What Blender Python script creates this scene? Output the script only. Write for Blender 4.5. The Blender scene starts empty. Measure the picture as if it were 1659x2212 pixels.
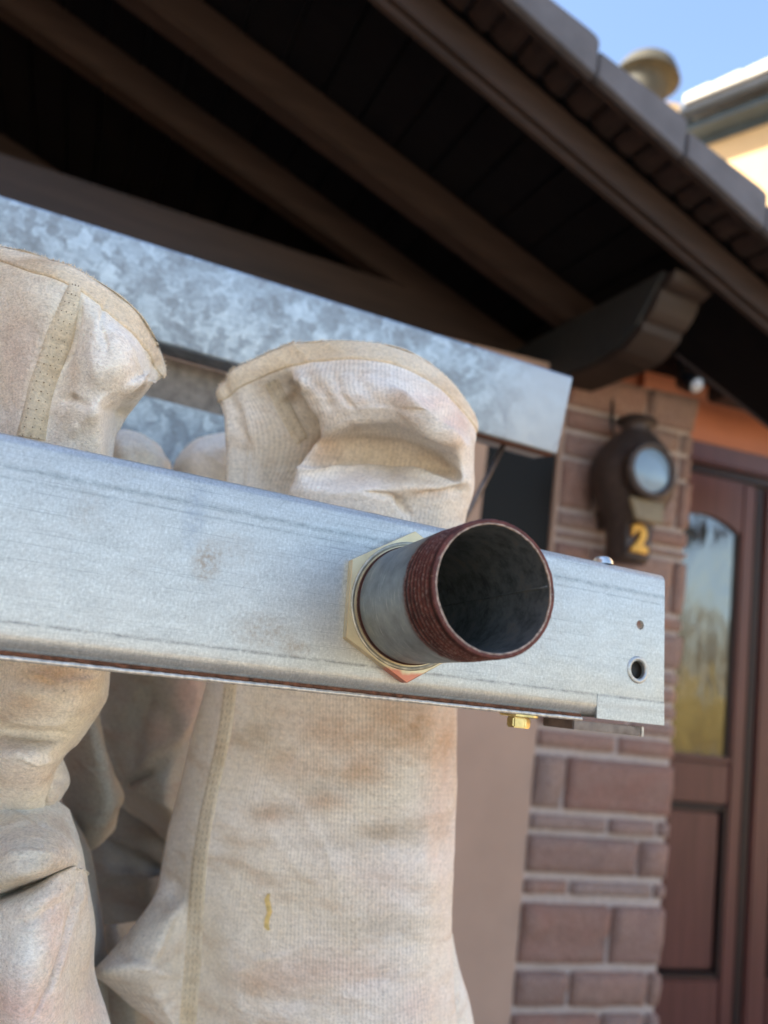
import bpy, bmesh, math, random
import numpy as np
from mathutils import Vector, Matrix, noise
from mathutils.bvhtree import BVHTree
random.seed(7); rng = np.random.default_rng(7)
SC = bpy.context.scene
COL = SC.collection

# ------------------------------------------------------------------ camera
FPX, CX, CY = 1600.0, 829.5, 1106.0            # focal length and centre, measured on a 1659 x 2212 print of the photo
nrm = lambda v: v / np.linalg.norm(v)
_up = nrm(np.array([.128, .978, .164])); _f = np.array([0, 0, 1.0])
_yw = nrm(_f - (_f @ _up) * _up); _xw = np.cross(_up, _yw)
RW = np.array([_xw, _yw, _up])                 # camera (right, up, forward) -> world
CAM = np.array([0, 0, 1.4])
def ray(x, y): return RW @ np.array([(x - CX) / FPX, -(y - CY) / FPX, 1.0])
def P(x, y, d): return CAM + ray(x, y) * d
def proj(X):
    c = (np.asarray(X) - CAM) @ RW
    return CX + FPX * c[..., 0] / c[..., 2], CY - FPX * c[..., 1] / c[..., 2], c[..., 2]
def hdir(x, y):
    v = ray(x, y); v[2] = 0; return nrm(v)
cam = bpy.data.cameras.new('camera'); camo = bpy.data.objects.new('camera', cam); COL.objects.link(camo)
cx, cy, cz = RW[:, 0], RW[:, 1], -RW[:, 2]
camo.matrix_world = Matrix(((cx[0], cy[0], cz[0], CAM[0]), (cx[1], cy[1], cz[1], CAM[1]), (cx[2], cy[2], cz[2], CAM[2]), (0, 0, 0, 1)))
cam.sensor_fit = 'VERTICAL'; cam.sensor_height = 36.0; cam.lens = 36.0 * FPX / 2212.0
cam.clip_start = 0.02; cam.clip_end = 400
cam.dof.use_dof = True; cam.dof.focus_distance = 0.395; cam.dof.aperture_fstop = cam.lens / 4.6
SC.camera = camo

# ------------------------------------------------------------------ light
SUN_EL = math.radians(42); TO_SUN_H = nrm(np.array([-.93, -.17]))
SUN_AZ = math.atan2(TO_SUN_H[0], TO_SUN_H[1])
to_sun = Vector((TO_SUN_H[0] * math.cos(SUN_EL), TO_SUN_H[1] * math.cos(SUN_EL), math.sin(SUN_EL)))
wd = bpy.data.worlds.new('World'); SC.world = wd; wd.use_nodes = True
bg = wd.node_tree.nodes['Background']
sky = wd.node_tree.nodes.new('ShaderNodeTexSky'); sky.sky_type = 'NISHITA'; sky.sun_disc = False
sky.sun_elevation = SUN_EL; sky.sun_rotation = SUN_AZ; sky.air_density = 1.0; sky.dust_density = 1.0; sky.ozone_density = 0.7
wd.node_tree.links.new(sky.outputs[0], bg.inputs[0]); bg.inputs[1].default_value = 0.125
sl = bpy.data.lights.new('sun', 'SUN'); sl.energy = 4.8; sl.angle = math.radians(.53); sl.color = (1, .94, .83)
so = bpy.data.objects.new('sun', sl); COL.objects.link(so); so.rotation_euler = to_sun.to_track_quat('Z', 'Y').to_euler()
so.location = (-6, -2, 12)
SC.view_settings.view_transform = 'Standard'; SC.view_settings.look = 'None'
SC.view_settings.exposure = 1.85; SC.view_settings.gamma = 1
SC.view_settings.use_curve_mapping = False

# ------------------------------------------------------------------ object helpers
WM = {}
def put(o, M, parent=None):
    COL.objects.link(o) if o.name not in COL.objects else None
    if parent is not None:
        o.parent = parent; o.matrix_basis = WM[parent].inverted() @ M
    else:
        o.matrix_basis = M
    WM[o] = M
    return o
def frame(o, x, y, z):
    return Matrix(((x[0], y[0], z[0], o[0]), (x[1], y[1], z[1], o[1]), (x[2], y[2], z[2], o[2]), (0, 0, 0, 1)))
I4 = Matrix.Identity(4)
def T(v): return Matrix.Translation(Vector([float(q) for q in v]))
def empty(name, loc, label, cat, group=None):
    o = bpy.data.objects.new(name, None); o.empty_display_size = .05; put(o, T(loc)); tag(o, label, cat, group); return o
def tag(o, label=None, cat=None, group=None, kind=None):
    for k, v in (('label', label), ('category', cat), ('group', group), ('kind', kind)):
        if v: o[k] = v
    return o
def mesh_obj(name, V, Fc, mat, M=I4, parent=None, smooth=False, uv=None, attr=None):
    me = bpy.data.meshes.new(name)
    V = np.asarray(V, float)
    me.from_pydata(V.tolist(), [], Fc if isinstance(Fc, list) else Fc.tolist())
    if uv is not None:
        l = me.uv_layers.new(name='UVMap'); idx = np.empty(len(me.loops), np.int32); me.loops.foreach_get('vertex_index', idx)
        l.data.foreach_set('uv', np.asarray(uv)[idx].astype(np.float32).ravel())
    if attr is not None:
        a = me.color_attributes.new('stain', 'FLOAT_COLOR', 'POINT')
        a.data.foreach_set('color', np.asarray(attr, np.float32).ravel())
    if smooth: me.polygons.foreach_set('use_smooth', [True] * len(me.polygons))
    me.materials.append(mat); me.update()
    o = bpy.data.objects.new(name, me)
    put(o, M, parent); return o
def bm_obj(name, bm, mat, M=I4, parent=None, smooth=False):
    me = bpy.data.meshes.new(name); bmesh.ops.recalc_face_normals(bm, faces=bm.faces[:]); bm.to_mesh(me); bm.free()
    if smooth: me.polygons.foreach_set('use_smooth', [True] * len(me.polygons))
    me.materials.append(mat); o = bpy.data.objects.new(name, me); put(o, M, parent); return o
def sharp(o, ang=35):
    me = o.data; bm = bmesh.new(); bm.from_mesh(me)
    for e in bm.edges: e.smooth = not (len(e.link_faces) == 2 and e.calc_face_angle(0) > math.radians(ang))
    for f in bm.faces: f.smooth = True
    bm.to_mesh(me); bm.free(); return o
def box_bm(x0, x1, y0, y1, z0, z1, bev=0, seg=2):
    bm = bmesh.new()
    vs = [bm.verts.new((x, y, z)) for x in (x0, x1) for y in (y0, y1) for z in (z0, z1)]
    for f in ((0, 1, 3, 2), (4, 6, 7, 5), (0, 4, 5, 1), (2, 3, 7, 6), (0, 2, 6, 4), (1, 5, 7, 3)): bm.faces.new([vs[i] for i in f])
    if bev: bmesh.ops.bevel(bm, geom=bm.edges[:], offset=bev, segments=seg, affect='EDGES')
    return bm
def box(name, lo, hi, mat, M=I4, parent=None, bev=0):
    return bm_obj(name, box_bm(lo[0], hi[0], lo[1], hi[1], lo[2], hi[2], bev), mat, M, parent)
def prism_bm(pts, d0, d1, axis='y', bev=0):
    """polygon (u,v) extruded along axis"""
    bm = bmesh.new(); mk = {'x': lambda u, v, d: (d, u, v), 'y': lambda u, v, d: (u, d, v), 'z': lambda u, v, d: (u, v, d)}[axis]
    A = [bm.verts.new(mk(u, v, d0)) for u, v in pts]; B = [bm.verts.new(mk(u, v, d1)) for u, v in pts]
    n = len(pts); bm.faces.new(A); bm.faces.new(B[::-1])
    for i in range(n): bm.faces.new((A[i], B[i], B[(i + 1) % n], A[(i + 1) % n]))
    bmesh.ops.recalc_face_normals(bm, faces=bm.faces[:])
    if bev: bmesh.ops.bevel(bm, geom=bm.edges[:], offset=bev, segments=2, affect='EDGES')
    return bm
def lathe(prof, n, closed=False, ang0=0.0):
    V = []; Fc = []
    for i in range(n):
        a = ang0 + 2 * math.pi * i / n
        for r, z in prof: V.append((r * math.cos(a), r * math.sin(a), z))
    m = len(prof)
    for i in range(n):
        j = (i + 1) % n
        for k in range(m - 1 if not closed else m):
            k2 = (k + 1) % m
            Fc.append((i * m + k, j * m + k, j * m + k2, i * m + k2))
    return np.array(V), Fc
def tube(pts, r, n=10):
    pts = [np.asarray(p, float) for p in pts]; V = []; Fc = []
    for i, p in enumerate(pts):
        t = nrm(pts[min(i + 1, len(pts) - 1)] - pts[max(i - 1, 0)]); a = nrm(np.cross(t, [.3, .2, .93])); b = np.cross(t, a)
        for k in range(n): V.append(p + r * (a * math.cos(2 * math.pi * k / n) + b * math.sin(2 * math.pi * k / n)))
    for i in range(len(pts) - 1):
        for k in range(n): Fc.append((i * n + k, i * n + (k + 1) % n, (i + 1) * n + (k + 1) % n, (i + 1) * n + k))
    Fc.append(tuple(range(n))[::-1]); Fc.append(tuple(range((len(pts) - 1) * n, len(pts) * n)))
    return np.array(V), Fc

# ------------------------------------------------------------------ materials
class NT:
    def __init__(s, name):
        s.m = bpy.data.materials.new(name); s.m.use_nodes = True; s.t = s.m.node_tree
        s.b = s.t.nodes['Principled BSDF']; s.o = s.t.nodes['Material Output']
    def n(s, typ, ins=None, out=0, **props):
        nd = s.t.nodes.new('ShaderNode' + typ)
        for k, v in props.items(): setattr(nd, k, v)
        for k, v in (ins or {}).items(): s.set(nd, k, v)
        return nd.outputs[out]
    def set(s, nd, k, v):
        sock = nd.inputs[k]
        if isinstance(v, bpy.types.NodeSocket): s.t.links.new(v, sock)
        else: sock.default_value = v if not (isinstance(v, tuple) and len(v) == 3 and sock.type == 'RGBA') else (*v, 1)
    def p(s, **k):
        for a, v in k.items(): s.set(s.b, a.replace('_', ' '), v)
        return s
    def obj(s): return s.n('TexCoord', out='Object')
    def uv(s): return s.n('TexCoord', out='UV')
    def map(s, vec, sc=(1, 1, 1), loc=(0, 0, 0)): return s.n('Mapping', {'Vector': vec, 'Scale': sc, 'Location': loc})
    def noise(s, vec, scale, detail=4, rough=.55, dist=0, out='Fac'): return s.n('TexNoise', {'Vector': vec, 'Scale': scale, 'Detail': detail, 'Roughness': rough, 'Distortion': dist}, out=out)
    def ramp(s, fac, *st):
        nd = s.t.nodes.new('ShaderNodeValToRGB'); s.t.links.new(fac, nd.inputs[0]); e = nd.color_ramp.elements
        while len(e) < len(st): e.new(.5)
        for q, (pos, c) in zip(e, st): q.position = pos; q.color = (*c, 1) if isinstance(c, tuple) else (c, c, c, 1)
        return nd.outputs[0]
    def mix(s, fac, a, b, mode='MIX'):
        nd = s.t.nodes.new('ShaderNodeMix'); nd.data_type = 'RGBA'; nd.blend_type = mode
        for k, v in ((0, fac), (6, a), (7, b)):
            if isinstance(v, bpy.types.NodeSocket): s.t.links.new(v, nd.inputs[k])
            else: nd.inputs[k].default_value = v if k == 0 else (*v, 1)
        return nd.outputs[2]
    def math(s, op, a, b=0.0, c=0.0, clamp=False):
        nd = s.t.nodes.new('ShaderNodeMath'); nd.operation = op; nd.use_clamp = clamp
        for k, v in ((0, a), (1, b), (2, c)):
            if isinstance(v, bpy.types.NodeSocket): s.t.links.new(v, nd.inputs[k])
            else: nd.inputs[k].default_value = v
        return nd.outputs[0]
    def bump(s, h, strength=.3, dist=.001, prev=None):
        ins = {'Height': h, 'Strength': strength, 'Distance': dist}
        if prev is not None: ins['Normal'] = prev
        return s.n('Bump', ins)
    def sep(s, vec): 
        nd = s.t.nodes.new('ShaderNodeSeparateXYZ'); s.t.links.new(vec, nd.inputs[0]); return nd.outputs

def simple(name, col, rough=.6, metal=0, scale=30, var=.25, bump=.2, bdist=.002, detail=5):
    t = NT(name); o = t.obj(); f = t.noise(o, scale, detail)
    c = tuple(x * (1 - var) for x in col); d = tuple(min(1, x * (1 + var)) for x in col)
    t.p(Base_Color=t.ramp(f, (.3, c), (.7, d)), Roughness=rough, Metallic=metal)
    if bump: t.p(Normal=t.bump(t.noise(o, scale * 4, 4), bump, bdist))
    return t.m

def m_galv_front():
    t = NT('galvanised_sheet'); o = t.obj(); X, Y, Z = t.sep(o)
    fine = t.noise(t.map(o, (620, 620, 900)), 1, 3, .65)
    fine2 = t.noise(t.map(o, (950, 500, 330)), 1, 3, .65)
    big = t.noise(o, 26, 5, .6); mid = t.noise(t.map(o, (60, 60, 200)), 1, 4)
    v = t.math('ADD', t.math('MULTIPLY', fine, .5), t.math('ADD', t.math('MULTIPLY', fine2, .45), t.math('MULTIPLY', mid, .25)))
    c = t.ramp(v, (.40, (.36, .365, .35)), (.54, (.455, .46, .44)), (.64, (.53, .535, .51)), (.78, (.66, .655, .63)))
    c = t.mix(t.ramp(big, (.45, 0.), (.75, .35)), c, (.60, .58, .54))
    # drawn lines near the two bends
    wob = t.math('MULTIPLY', t.math('SUBTRACT', t.noise(t.map(o, (200, 0, 0)), 1, 4), .5), .0008)
    def line(zc, w, k):
        d = t.math('ABSOLUTE', t.math('SUBTRACT', t.math('ADD', Z, wob), zc))
        a = t.math('SUBTRACT', 1.0, t.math('DIVIDE', d, w), clamp=True)
        br = t.ramp(t.noise(t.map(o, (160, 10, 300)), 1, 6, .8), (.36, 0.), (.60, 1.))
        return t.math('MULTIPLY', t.math('MULTIPLY', a, br), k)
    c = t.mix(line(-.0345, .0013, .85), c, (.17, .17, .17)); c = t.mix(line(.0335, .0022, .75), c, (.20, .225, .22)); c = t.mix(line(.0285, .0010, .6), c, (.22, .24, .235))
    c = t.mix(line(-.040, .0028, .35), c, (.36, .30, .25))
    # fine scratches
    dg_ = t.ramp(t.noise(t.map(t.n('VectorRotate', {'Vector': o, 'Angle': .9, 'Axis': (0, 1, 0)}), (30, 30, 1500)), 1, 2), (.70, 0.), (.73, .55)); c = t.mix(dg_, c, (.25, .24, .22))
    sc = t.ramp(t.noise(t.map(o, (14, 20, 1700)), 1, 2), (.62, 0.), (.67, .5)); c = t.mix(sc, c, (.28, .29, .29))
    vs = t.ramp(t.noise(t.map(o, (900, 20, 18)), 1, 3), (.66, 0.), (.76, .3)); c = t.mix(vs, c, (.3, .31, .31))
    # brown stain blots
    def blot(x, z, rx, rz, k):
        dx = t.math('DIVIDE', t.math('SUBTRACT', X, x), rx); dz = t.math('DIVIDE', t.math('SUBTRACT', Z, z), rz)
        r = t.math('ADD', t.math('MULTIPLY', dx, dx), t.math('MULTIPLY', dz, dz))
        a = t.math('SUBTRACT', 1.0, r, clamp=True)
        nn = t.ramp(t.noise(o, 260, 5, .7), (.35, 0.), (.65, 1.))
        return t.math('MULTIPLY', t.math('MULTIPLY', a, nn), k)
    for q in ((-.1115, .006, .009, .012, .75), (-.078, -.024, .02, .012, .5), (-.06, -.03, .01, .005, .6), (-.1, .014, .02, .01, .3), (-.17, .02, .01, .012, .25), (.09, .01, .03, .03, .2)):
        c = t.mix(blot(*q), c, (.30, .20, .12))
    c = t.mix(blot(-.121, .027, .007, .02, .7), c, (.30, .33, .37))
    rr = t.ramp(v, (.3, .52), (.75, .36))
    h = t.math('ADD', t.math('MULTIPLY', fine, .6), t.math('MULTIPLY', fine2, .5))
    t.p(Base_Color=c, Metallic=.72, Roughness=rr, Normal=t.bump(h, .22, .0005)); return t.m
def m_galv_back():
    t = NT('spangled_zinc'); o = t.obj()
    w = t.noise(o, 70, 3, .6, out='Color')
    vec = t.n('VectorMath', {0: o, 1: t.n('VectorMath', {0: w, 'Scale': .024}, operation='SCALE')}, operation='ADD')
    v1 = t.n('TexVoronoi', {'Vector': vec, 'Scale': 85.}, out='Color'); v2 = t.n('TexVoronoi', {'Vector': vec, 'Scale': 240.}, out='Color')
    st = t.noise(t.n('VectorMath', {0: t.map(o, (70, 70, 420)), 1: t.n('VectorMath', {0: v1, 'Scale': 9.}, operation='SCALE')}, operation='ADD'), 1, 4, .7)
    g1 = t.sep(v1)[0]; g2 = t.sep(v2)[1]
    f = t.math('ADD', t.math('MULTIPLY', g1, .38), t.math('ADD', t.math('MULTIPLY', g2, .2), t.math('MULTIPLY', st, .5)))
    big = t.noise(o, 14, 4, .5)
    g3 = t.sep(t.n('TexVoronoi', {'Vector': vec, 'Scale': 38.}, out='Color'))[2]; f = t.math('ADD', f, t.math('ADD', t.math('MULTIPLY', t.math('SUBTRACT', g3, .5), .16), t.math('MULTIPLY', t.math('SUBTRACT', big, .5), .5)))
    X = t.sep(o)[0]
    plain = t.ramp(X, (.0, 0.), (1., 1.))
    c = t.ramp(f, (.22, (.25, .285, .315)), (.48, (.32, .375, .42)), (.68, (.41, .485, .545)), (.95, (.54, .615, .665)))  # bluish ramp puts the sky's reflection into the zinc
    mk = t.n('MapRange', {'Value': X, 'From Min': -.13, 'From Max': -.05}, out=0)
    vein = t.ramp(t.noise(o, 13, 1, .3, .2), (.46, 0.), (.49, .5), (.51, .1), (.56, .0))
    smooth = t.mix(vein, (.42, .455, .49), (.24, .245, .29))
    c = t.mix(mk, c, smooth)
    c = t.mix(t.ramp(t.noise(o, 55, 6, .7), (.66, 0.), (.76, .6)), c, (.28, .24, .17))
    t.p(Base_Color=c, Metallic=.8, Roughness=t.ramp(f, (.3, .6), (.8, .46)), Normal=t.bump(f, .12, .0006)); return t.m
def m_fabric(name, cream=(.60, .52, .42), grey=(.60, .56, .52), warm=(.47, .33, .22), seed=0.0, ribs=1.0):
    t = NT(name); uv = t.uv(); o = t.obj(); ov = t.map(o, loc=(seed, seed * 1.7, 0))
    a = t.noise(ov, 13, 6, .62); b = t.noise(t.map(ov, (14, 14, 50)), 1, 6, .65); fl = t.noise(t.map(ov, (520, 520, 800)), 1, 4, .7); fl2 = t.noise(ov, 240, 5, .75)
    c = t.mix(t.ramp(a, (.36, 0.), (.64, 1.)), cream, grey)
    c = t.mix(t.ramp(b, (.50, 0.), (.72, .75)), c, warm)
    at = t.n('Attribute', out='Color', attribute_name='stain'); r, g, bl = t.sep(at)
    brk = t.ramp(t.noise(ov, 34, 6, .7), (.25, .45), (.7, 1.15))
    c = t.mix(t.math('MULTIPLY', r, brk, clamp=True), c, (.46, .245, .105))
    c = t.mix(t.math('MULTIPLY', g, brk, clamp=True), c, (.62, .43, .36))
    c = t.mix(t.math('MULTIPLY', bl, brk, clamp=True), c, (.27, .19, .11))
    ru = t.n('TexWave', {'Vector': uv, 'Scale': 105., 'Distortion': 1.8, 'Detail': 2., 'Detail Scale': 3.}, out='Fac', bands_direction='X')
    rv = t.n('TexWave', {'Vector': uv, 'Scale': 62., 'Distortion': 2.0, 'Detail': 2., 'Detail Scale': 2.}, out='Fac', bands_direction='Y')
    wv = t.math('ADD', t.math('MULTIPLY', ru, .75), t.math('MULTIPLY', rv, .25))
    patch = t.ramp(t.noise(ov, 11, 5, .6), (.40, .08), (.62, 1.))
    k = t.math('MULTIPLY', t.math('MULTIPLY', t.math('SUBTRACT', wv, .5), patch), .36 * ribs)
    k = t.math('ADD', k, t.math('ADD', t.math('MULTIPLY', t.math('SUBTRACT', fl, .5), 1.25), t.math('MULTIPLY', t.math('SUBTRACT', fl2, .5), .7)))
    k = t.math('ADD', 1.17, k)
    cb = t.n('Combine' + 'XYZ', {0: k, 1: k, 2: k})
    c = t.mix(1.0, c, cb, 'MULTIPLY')
    spk = t.ramp(t.noise(ov, 420, 2, .5), (.74, 0.), (.78, .6)); c = t.mix(spk, c, (.16, .11, .07))
    n = t.bump(t.math('MULTIPLY', wv, patch), .25 * ribs, .0006); n = t.bump(t.math('ADD', fl, fl2), .8, .0009, n); n = t.bump(t.noise(ov, 60, 5, .6), .5, .003, n)
    t.p(Base_Color=c, Roughness=.92, Normal=n); t.b.inputs['Sheen Weight'].default_value = .05; t.b.inputs['Sheen Roughness'].default_value = .6
    return t.m
def m_thread():
    t = NT('rusted_thread'); o = t.obj()
    f = t.noise(o, 420, 6, .7); g = t.noise(t.map(o, (500, 500, 90)), 1, 5, .7)
    c = t.ramp(t.noise(o, 160, 5), (.3, (.07, .020, .016)), (.7, (.19, .055, .040)))
    c = t.mix(t.ramp(t.noise(t.map(o, (420, 420, 900)), 1, 4, .7), (.62, 0.), (.70, .5)), c, (.34, .29, .26)); c = t.mix(t.ramp(g, (.60, 0.), (.68, .6)), c, (.30, .17, .12))
    Z = t.sep(o)[2]; ph = t.math('FRACT', t.math('DIVIDE', t.math('SUBTRACT', Z, .0975 - .028), .0036))
    gr = t.ramp(ph, (.0, .3), (.10, 0.), (.42, 0.), (.58, .9), (.86, .9), (1.0, .3)); inr = t.n('MapRange', {'Value': Z, 'From Min': .0958, 'From Max': .0952}, out=0)
    cr_ = t.ramp(t.noise(o, 700, 4, .7), (.50, 0.), (.62, .6)); crest = t.math('MULTIPLY', cr_, t.ramp(ph, (.05, 0.), (.15, 1.), (.38, 1.), (.46, 0.)))
    c = t.mix(crest, c, (.42, .33, .28)); c = t.mix(t.math('MULTIPLY', gr, inr), c, (.018, .008, .007))
    t.p(Base_Color=c, Roughness=.55, Metallic=.35, Normal=t.bump(f, .6, .0006)); return t.m
def m_pipe():
    t = NT('pipe_zinc'); o = t.obj()
    f = t.noise(o, 60, 6, .65); g = t.noise(o, 600, 3)
    c = t.ramp(f, (.3, (.16, .185, .19)), (.55, (.27, .305, .31)), (.75, (.38, .41, .41)))
    c = t.mix(t.ramp(t.noise(t.map(o, (90, 90, 700)), 1, 5), (.6, 0.), (.75, .6)), c, (.62, .62, .6))
    zz_ = t.sep(o)[2]; bl_ = t.n('MapRange', {'Value': t.math('ADD', zz_, t.math('MULTIPLY', t.noise(o, 240, 6, .75), .012)), 'From Min': .0730, 'From Max': .0765}, out=0)
    c = t.mix(t.math('MULTIPLY', bl_, .8), c, (.12, .045, .03))
    t.p(Base_Color=c, Metallic=.75, Roughness=.5, Normal=t.bump(g, .2, .0005)); return t.m
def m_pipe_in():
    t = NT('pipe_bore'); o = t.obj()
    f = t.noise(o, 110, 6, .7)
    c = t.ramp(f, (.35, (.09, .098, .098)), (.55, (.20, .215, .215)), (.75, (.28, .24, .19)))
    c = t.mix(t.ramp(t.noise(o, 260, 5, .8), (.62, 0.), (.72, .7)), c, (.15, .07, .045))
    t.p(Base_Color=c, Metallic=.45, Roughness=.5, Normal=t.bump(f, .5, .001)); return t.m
def m_nut():
    t = NT('zinc_yellow'); o = t.obj(); z = t.sep(o)[1]
    f = t.noise(o, 500, 5, .7); g = t.noise(o, 40, 4)
    c = t.ramp(g, (.3, (.56, .45, .26)), (.7, (.78, .66, .42)))
    c = t.mix(t.ramp(f, (.62, 0.), (.72, .5)), c, (.34, .27, .19))
    red = t.n('MapRange', {'Value': t.math('ADD', z, t.math('MULTIPLY', t.noise(o, 90, 3), .008)), 'From Min': -.0300, 'From Max': -.0318}, out=0)
    c = t.mix(t.math('MULTIPLY', red, .8), c, (.62, .15, .09))
    t.p(Base_Color=c, Metallic=.55, Roughness=.42, Normal=t.bump(f, .25, .0004)); return t.m
def m_wood(name, a, b, rough=.6, scale=(3, 40, 40), bump=.2, spec=.4):
    t = NT(name); o = t.obj(); f = t.noise(t.map(o, scale), 1, 5, .6, .5)
    t.p(Base_Color=t.ramp(f, (.3, a), (.7, b)), Roughness=rough, Normal=t.bump(f, bump, .002)); t.b.inputs['Specular IOR Level'].default_value = spec; return t.m
def m_stone():
    t = NT('red_sandstone'); o = t.obj(); r = t.n('ObjectInfo', out='Random')
    f = t.noise(o, 14, 6, .6); g = t.noise(o, 160, 4, .6)
    c = t.mix(t.ramp(r, (.0, 0.), (1., 1.)), (.37, .195, .155), (.42, .31, .27))
    c = t.mix(t.ramp(t.math('FRACT', t.math('MULTIPLY', r, 7.3)), (.5, 0.), (1., .6)), c, (.50, .26, .18))
    c = t.mix(t.ramp(f, (.35, .0), (.7, .55)), c, (.40, .28, .225)); c = t.mix(t.ramp(g, (.38, .6), (.58, 0.)), c, (.13, .07, .05))
    t.p(Base_Color=c, Roughness=.9, Normal=t.bump(t.math('ADD', f, g), .9, .008)); return t.m
def m_glass(name, col, ior, rough=.03, wav=.15, wsc=2.5):
    t = NT(name); o = t.obj(); t.p(Base_Color=col, Roughness=rough, IOR=ior, Normal=t.bump(t.noise(t.map(o, (wsc, wsc, wsc * .35)), 1, 4), wav, .05)); return t.m
def m_ground():
    t = NT('reddish_paving'); o = t.obj()
    br = t.n('TexBrick', {'Vector': o, 'Color1': (.44, .35, .24, 1), 'Color2': (.50, .40, .28, 1), 'Mortar': (.33, .28, .22, 1), 'Scale': 4., 'Mortar Size': .012, 'Brick Width': .5, 'Row Height': .25}, out='Color')
    f = t.noise(o, 3, 6); c = t.mix(t.ramp(f, (.3, 0.), (.8, .5)), br, (.38, .30, .2))
    t.p(Base_Color=c, Roughness=.85, Normal=t.bump(t.noise(o, 60, 4), .3, .004)); return t.m
def m_leaf(name, a, b, tr=.25):
    t = NT(name); o = t.obj(); f = t.noise(o, 1.7, 3); c = t.mix(t.noise(o, 9, 2), t.ramp(f, (.35, a), (.65, b)), b)
    t.p(Base_Color=c, Roughness=.6); return t.m

GALV = m_galv_front(); GALVB = m_galv_back(); THREAD = m_thread(); PIPE = m_pipe(); BORE = m_pipe_in(); NUT = m_nut()
FAB1 = m_fabric('felt_fabric', (.76, .69, .55), (.80, .745, .665), (.52, .405, .30), 1.3, .35)
FAB2 = m_fabric('woven_fabric', (.73, .65, .535), (.78, .715, .64), (.53, .40, .275), 4.1, 1.0)
FAB3 = m_fabric('grey_felt', (.70, .65, .54), (.74, .725, .68), (.57, .465, .38), 8.7, .2)
FAB4 = m_fabric('shaded_felt', (.33, .315, .27), (.33, .34, .325), (.29, .23, .19), 12.9, .2)  # darker copy of the felt, shade put into its colour
FAB5 = m_fabric('shade_dark_felt', (.15, .14, .12), (.15, .15, .145), (.13, .10, .085), 17.1, .2)  # dark base stands in for shade deep between the sleeves
HEM = m_fabric('hem_binding', (.66, .53, .36), (.72, .62, .48), (.48, .33, .20), 3.3, .0)
SEAM = m_fabric('seam_tape', (.66, .56, .40), (.64, .56, .44), (.52, .40, .26), 6.1, .0)
THRD = simple('stitch_thread', (.20, .13, .08), .9, bump=0)
RUST = simple('rusty_edge', (.16, .065, .035), .85, .2, 300, .6, .6, .001)
BARE = simple('bare_steel_edge', (.66, .60, .52), .45, .7, 300, .3, .3, .0006)
STEELD = simple('dark_bracket_steel', (.16, .13, .12), .35, .8, 120, .4, .2, .0005)
ZINC = simple('yellow_zinc_bolt', (.58, .46, .20), .3, .9, 200, .25, .15, .0004)
ZINCW = simple('bright_zinc_bolt', (.66, .68, .66), .28, .9, 200, .2, .15, .0004)
SHADOWSTEEL = simple('brace_and_shade_steel', (.16, .14, .13), .4, .8, 90, .3, .2, .0006)
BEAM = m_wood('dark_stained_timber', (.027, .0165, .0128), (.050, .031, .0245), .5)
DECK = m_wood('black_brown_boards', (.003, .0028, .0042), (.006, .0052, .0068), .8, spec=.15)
GREYBEAM = m_wood('grey_black_timber', (.015, .0165, .017), (.024, .026, .026), .6)
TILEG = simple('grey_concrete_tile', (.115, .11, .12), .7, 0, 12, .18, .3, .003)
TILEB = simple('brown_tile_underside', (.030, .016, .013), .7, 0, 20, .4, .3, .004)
STONE = m_stone(); MORTAR = simple('pale_mortar', (.50, .41, .36), .95, 0, 60, .15, .4, .003)
PLASTER = simple('pink_plaster', (.47, .31, .225), .75, 0, 3, .10, .25, .002)
ORANGE = simple('orange_plaster', (.58, .20, .10), .85, 0, 6, .08, .2, .002)
DOORW = m_wood('red_brown_door_wood', (.085, .030, .024), (.135, .05, .04), .42, (40, 40, 2.5), .08)
DOORD = m_wood('door_shadow_groove', (.02, .010, .009), (.03, .014, .012), .5, (40, 40, 3))  # dark copy of the door wood, groove shadow put into colour
GLASS = m_glass('door_glass', (.03, .025, .018), 2.3, .11, .5)
WGLASS = m_glass('dark_window_glass', (.020, .019, .018), 1.15, .3, .1)
LENSG = m_glass('lamp_lens', (.22, .31, .39), 1.6, .12, .0)  # blue base stands in for sky reflected in the lens
IRON = simple('brown_cast_iron', (.068, .048, .040), .5, .3, 60, .3, .3, .002)
LPLATE = simple('amber_lamp_plate', (.24, .18, .10), .5, 0, 30, .2, 0)
GOLD = simple('gold_paint', (.62, .30, .045), .35, .5, 60, .25, .2, .002)
BLACK = simple('black_plastic', (.015, .015, .016), .45, 0, 60, .2, 0)
WHITEP = simple('white_plastic', (.7, .66, .62), .4, 0, 60, .05, 0)
CREAM = simple('cream_render', (.58, .39, .20), .9, 0, 1.5, .12, .3, .004)
NTILE = simple('sunlit_roof_tile', (.48, .44, .37), .6, 0, 8, .15, .3, .003)
NSOFF = simple('blue_grey_soffit', (.055, .08, .105), .6, 0, 8, .15, 0)
NGUT = simple('dark_gutter', (.03, .032, .036), .4, .3, 8, .2, 0)
DOME = simple('olive_clay', (.06, .05, .028), .7, 0, 10, .25, .3, .004)  # base darkened to put backlit shade into the colour
STRAW = simple('dry_straw', (.68, .50, .20), .6, 0, 300, .3, .3, .0005)
GROUND = m_ground(); BARK = simple('bark', (.10, .075, .055), .9, 0, 20, .4, .6, .01)
LEAFY = m_leaf('golden_leaves', (.46, .38, .11), (.60, .48, .17)); LEAFB = m_leaf('brown_leaves', (.16, .12, .06), (.24, .17, .08))

# ------------------------------------------------------------------ ground
tag(mesh_obj('ground', [(-150, -150, 0), (150, -150, 0), (150, 150, 0), (-150, 150, 0)], [(0, 1, 2, 3)], GROUND), 'reddish paving of the yard and driveway', None, None, 'structure')

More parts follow.
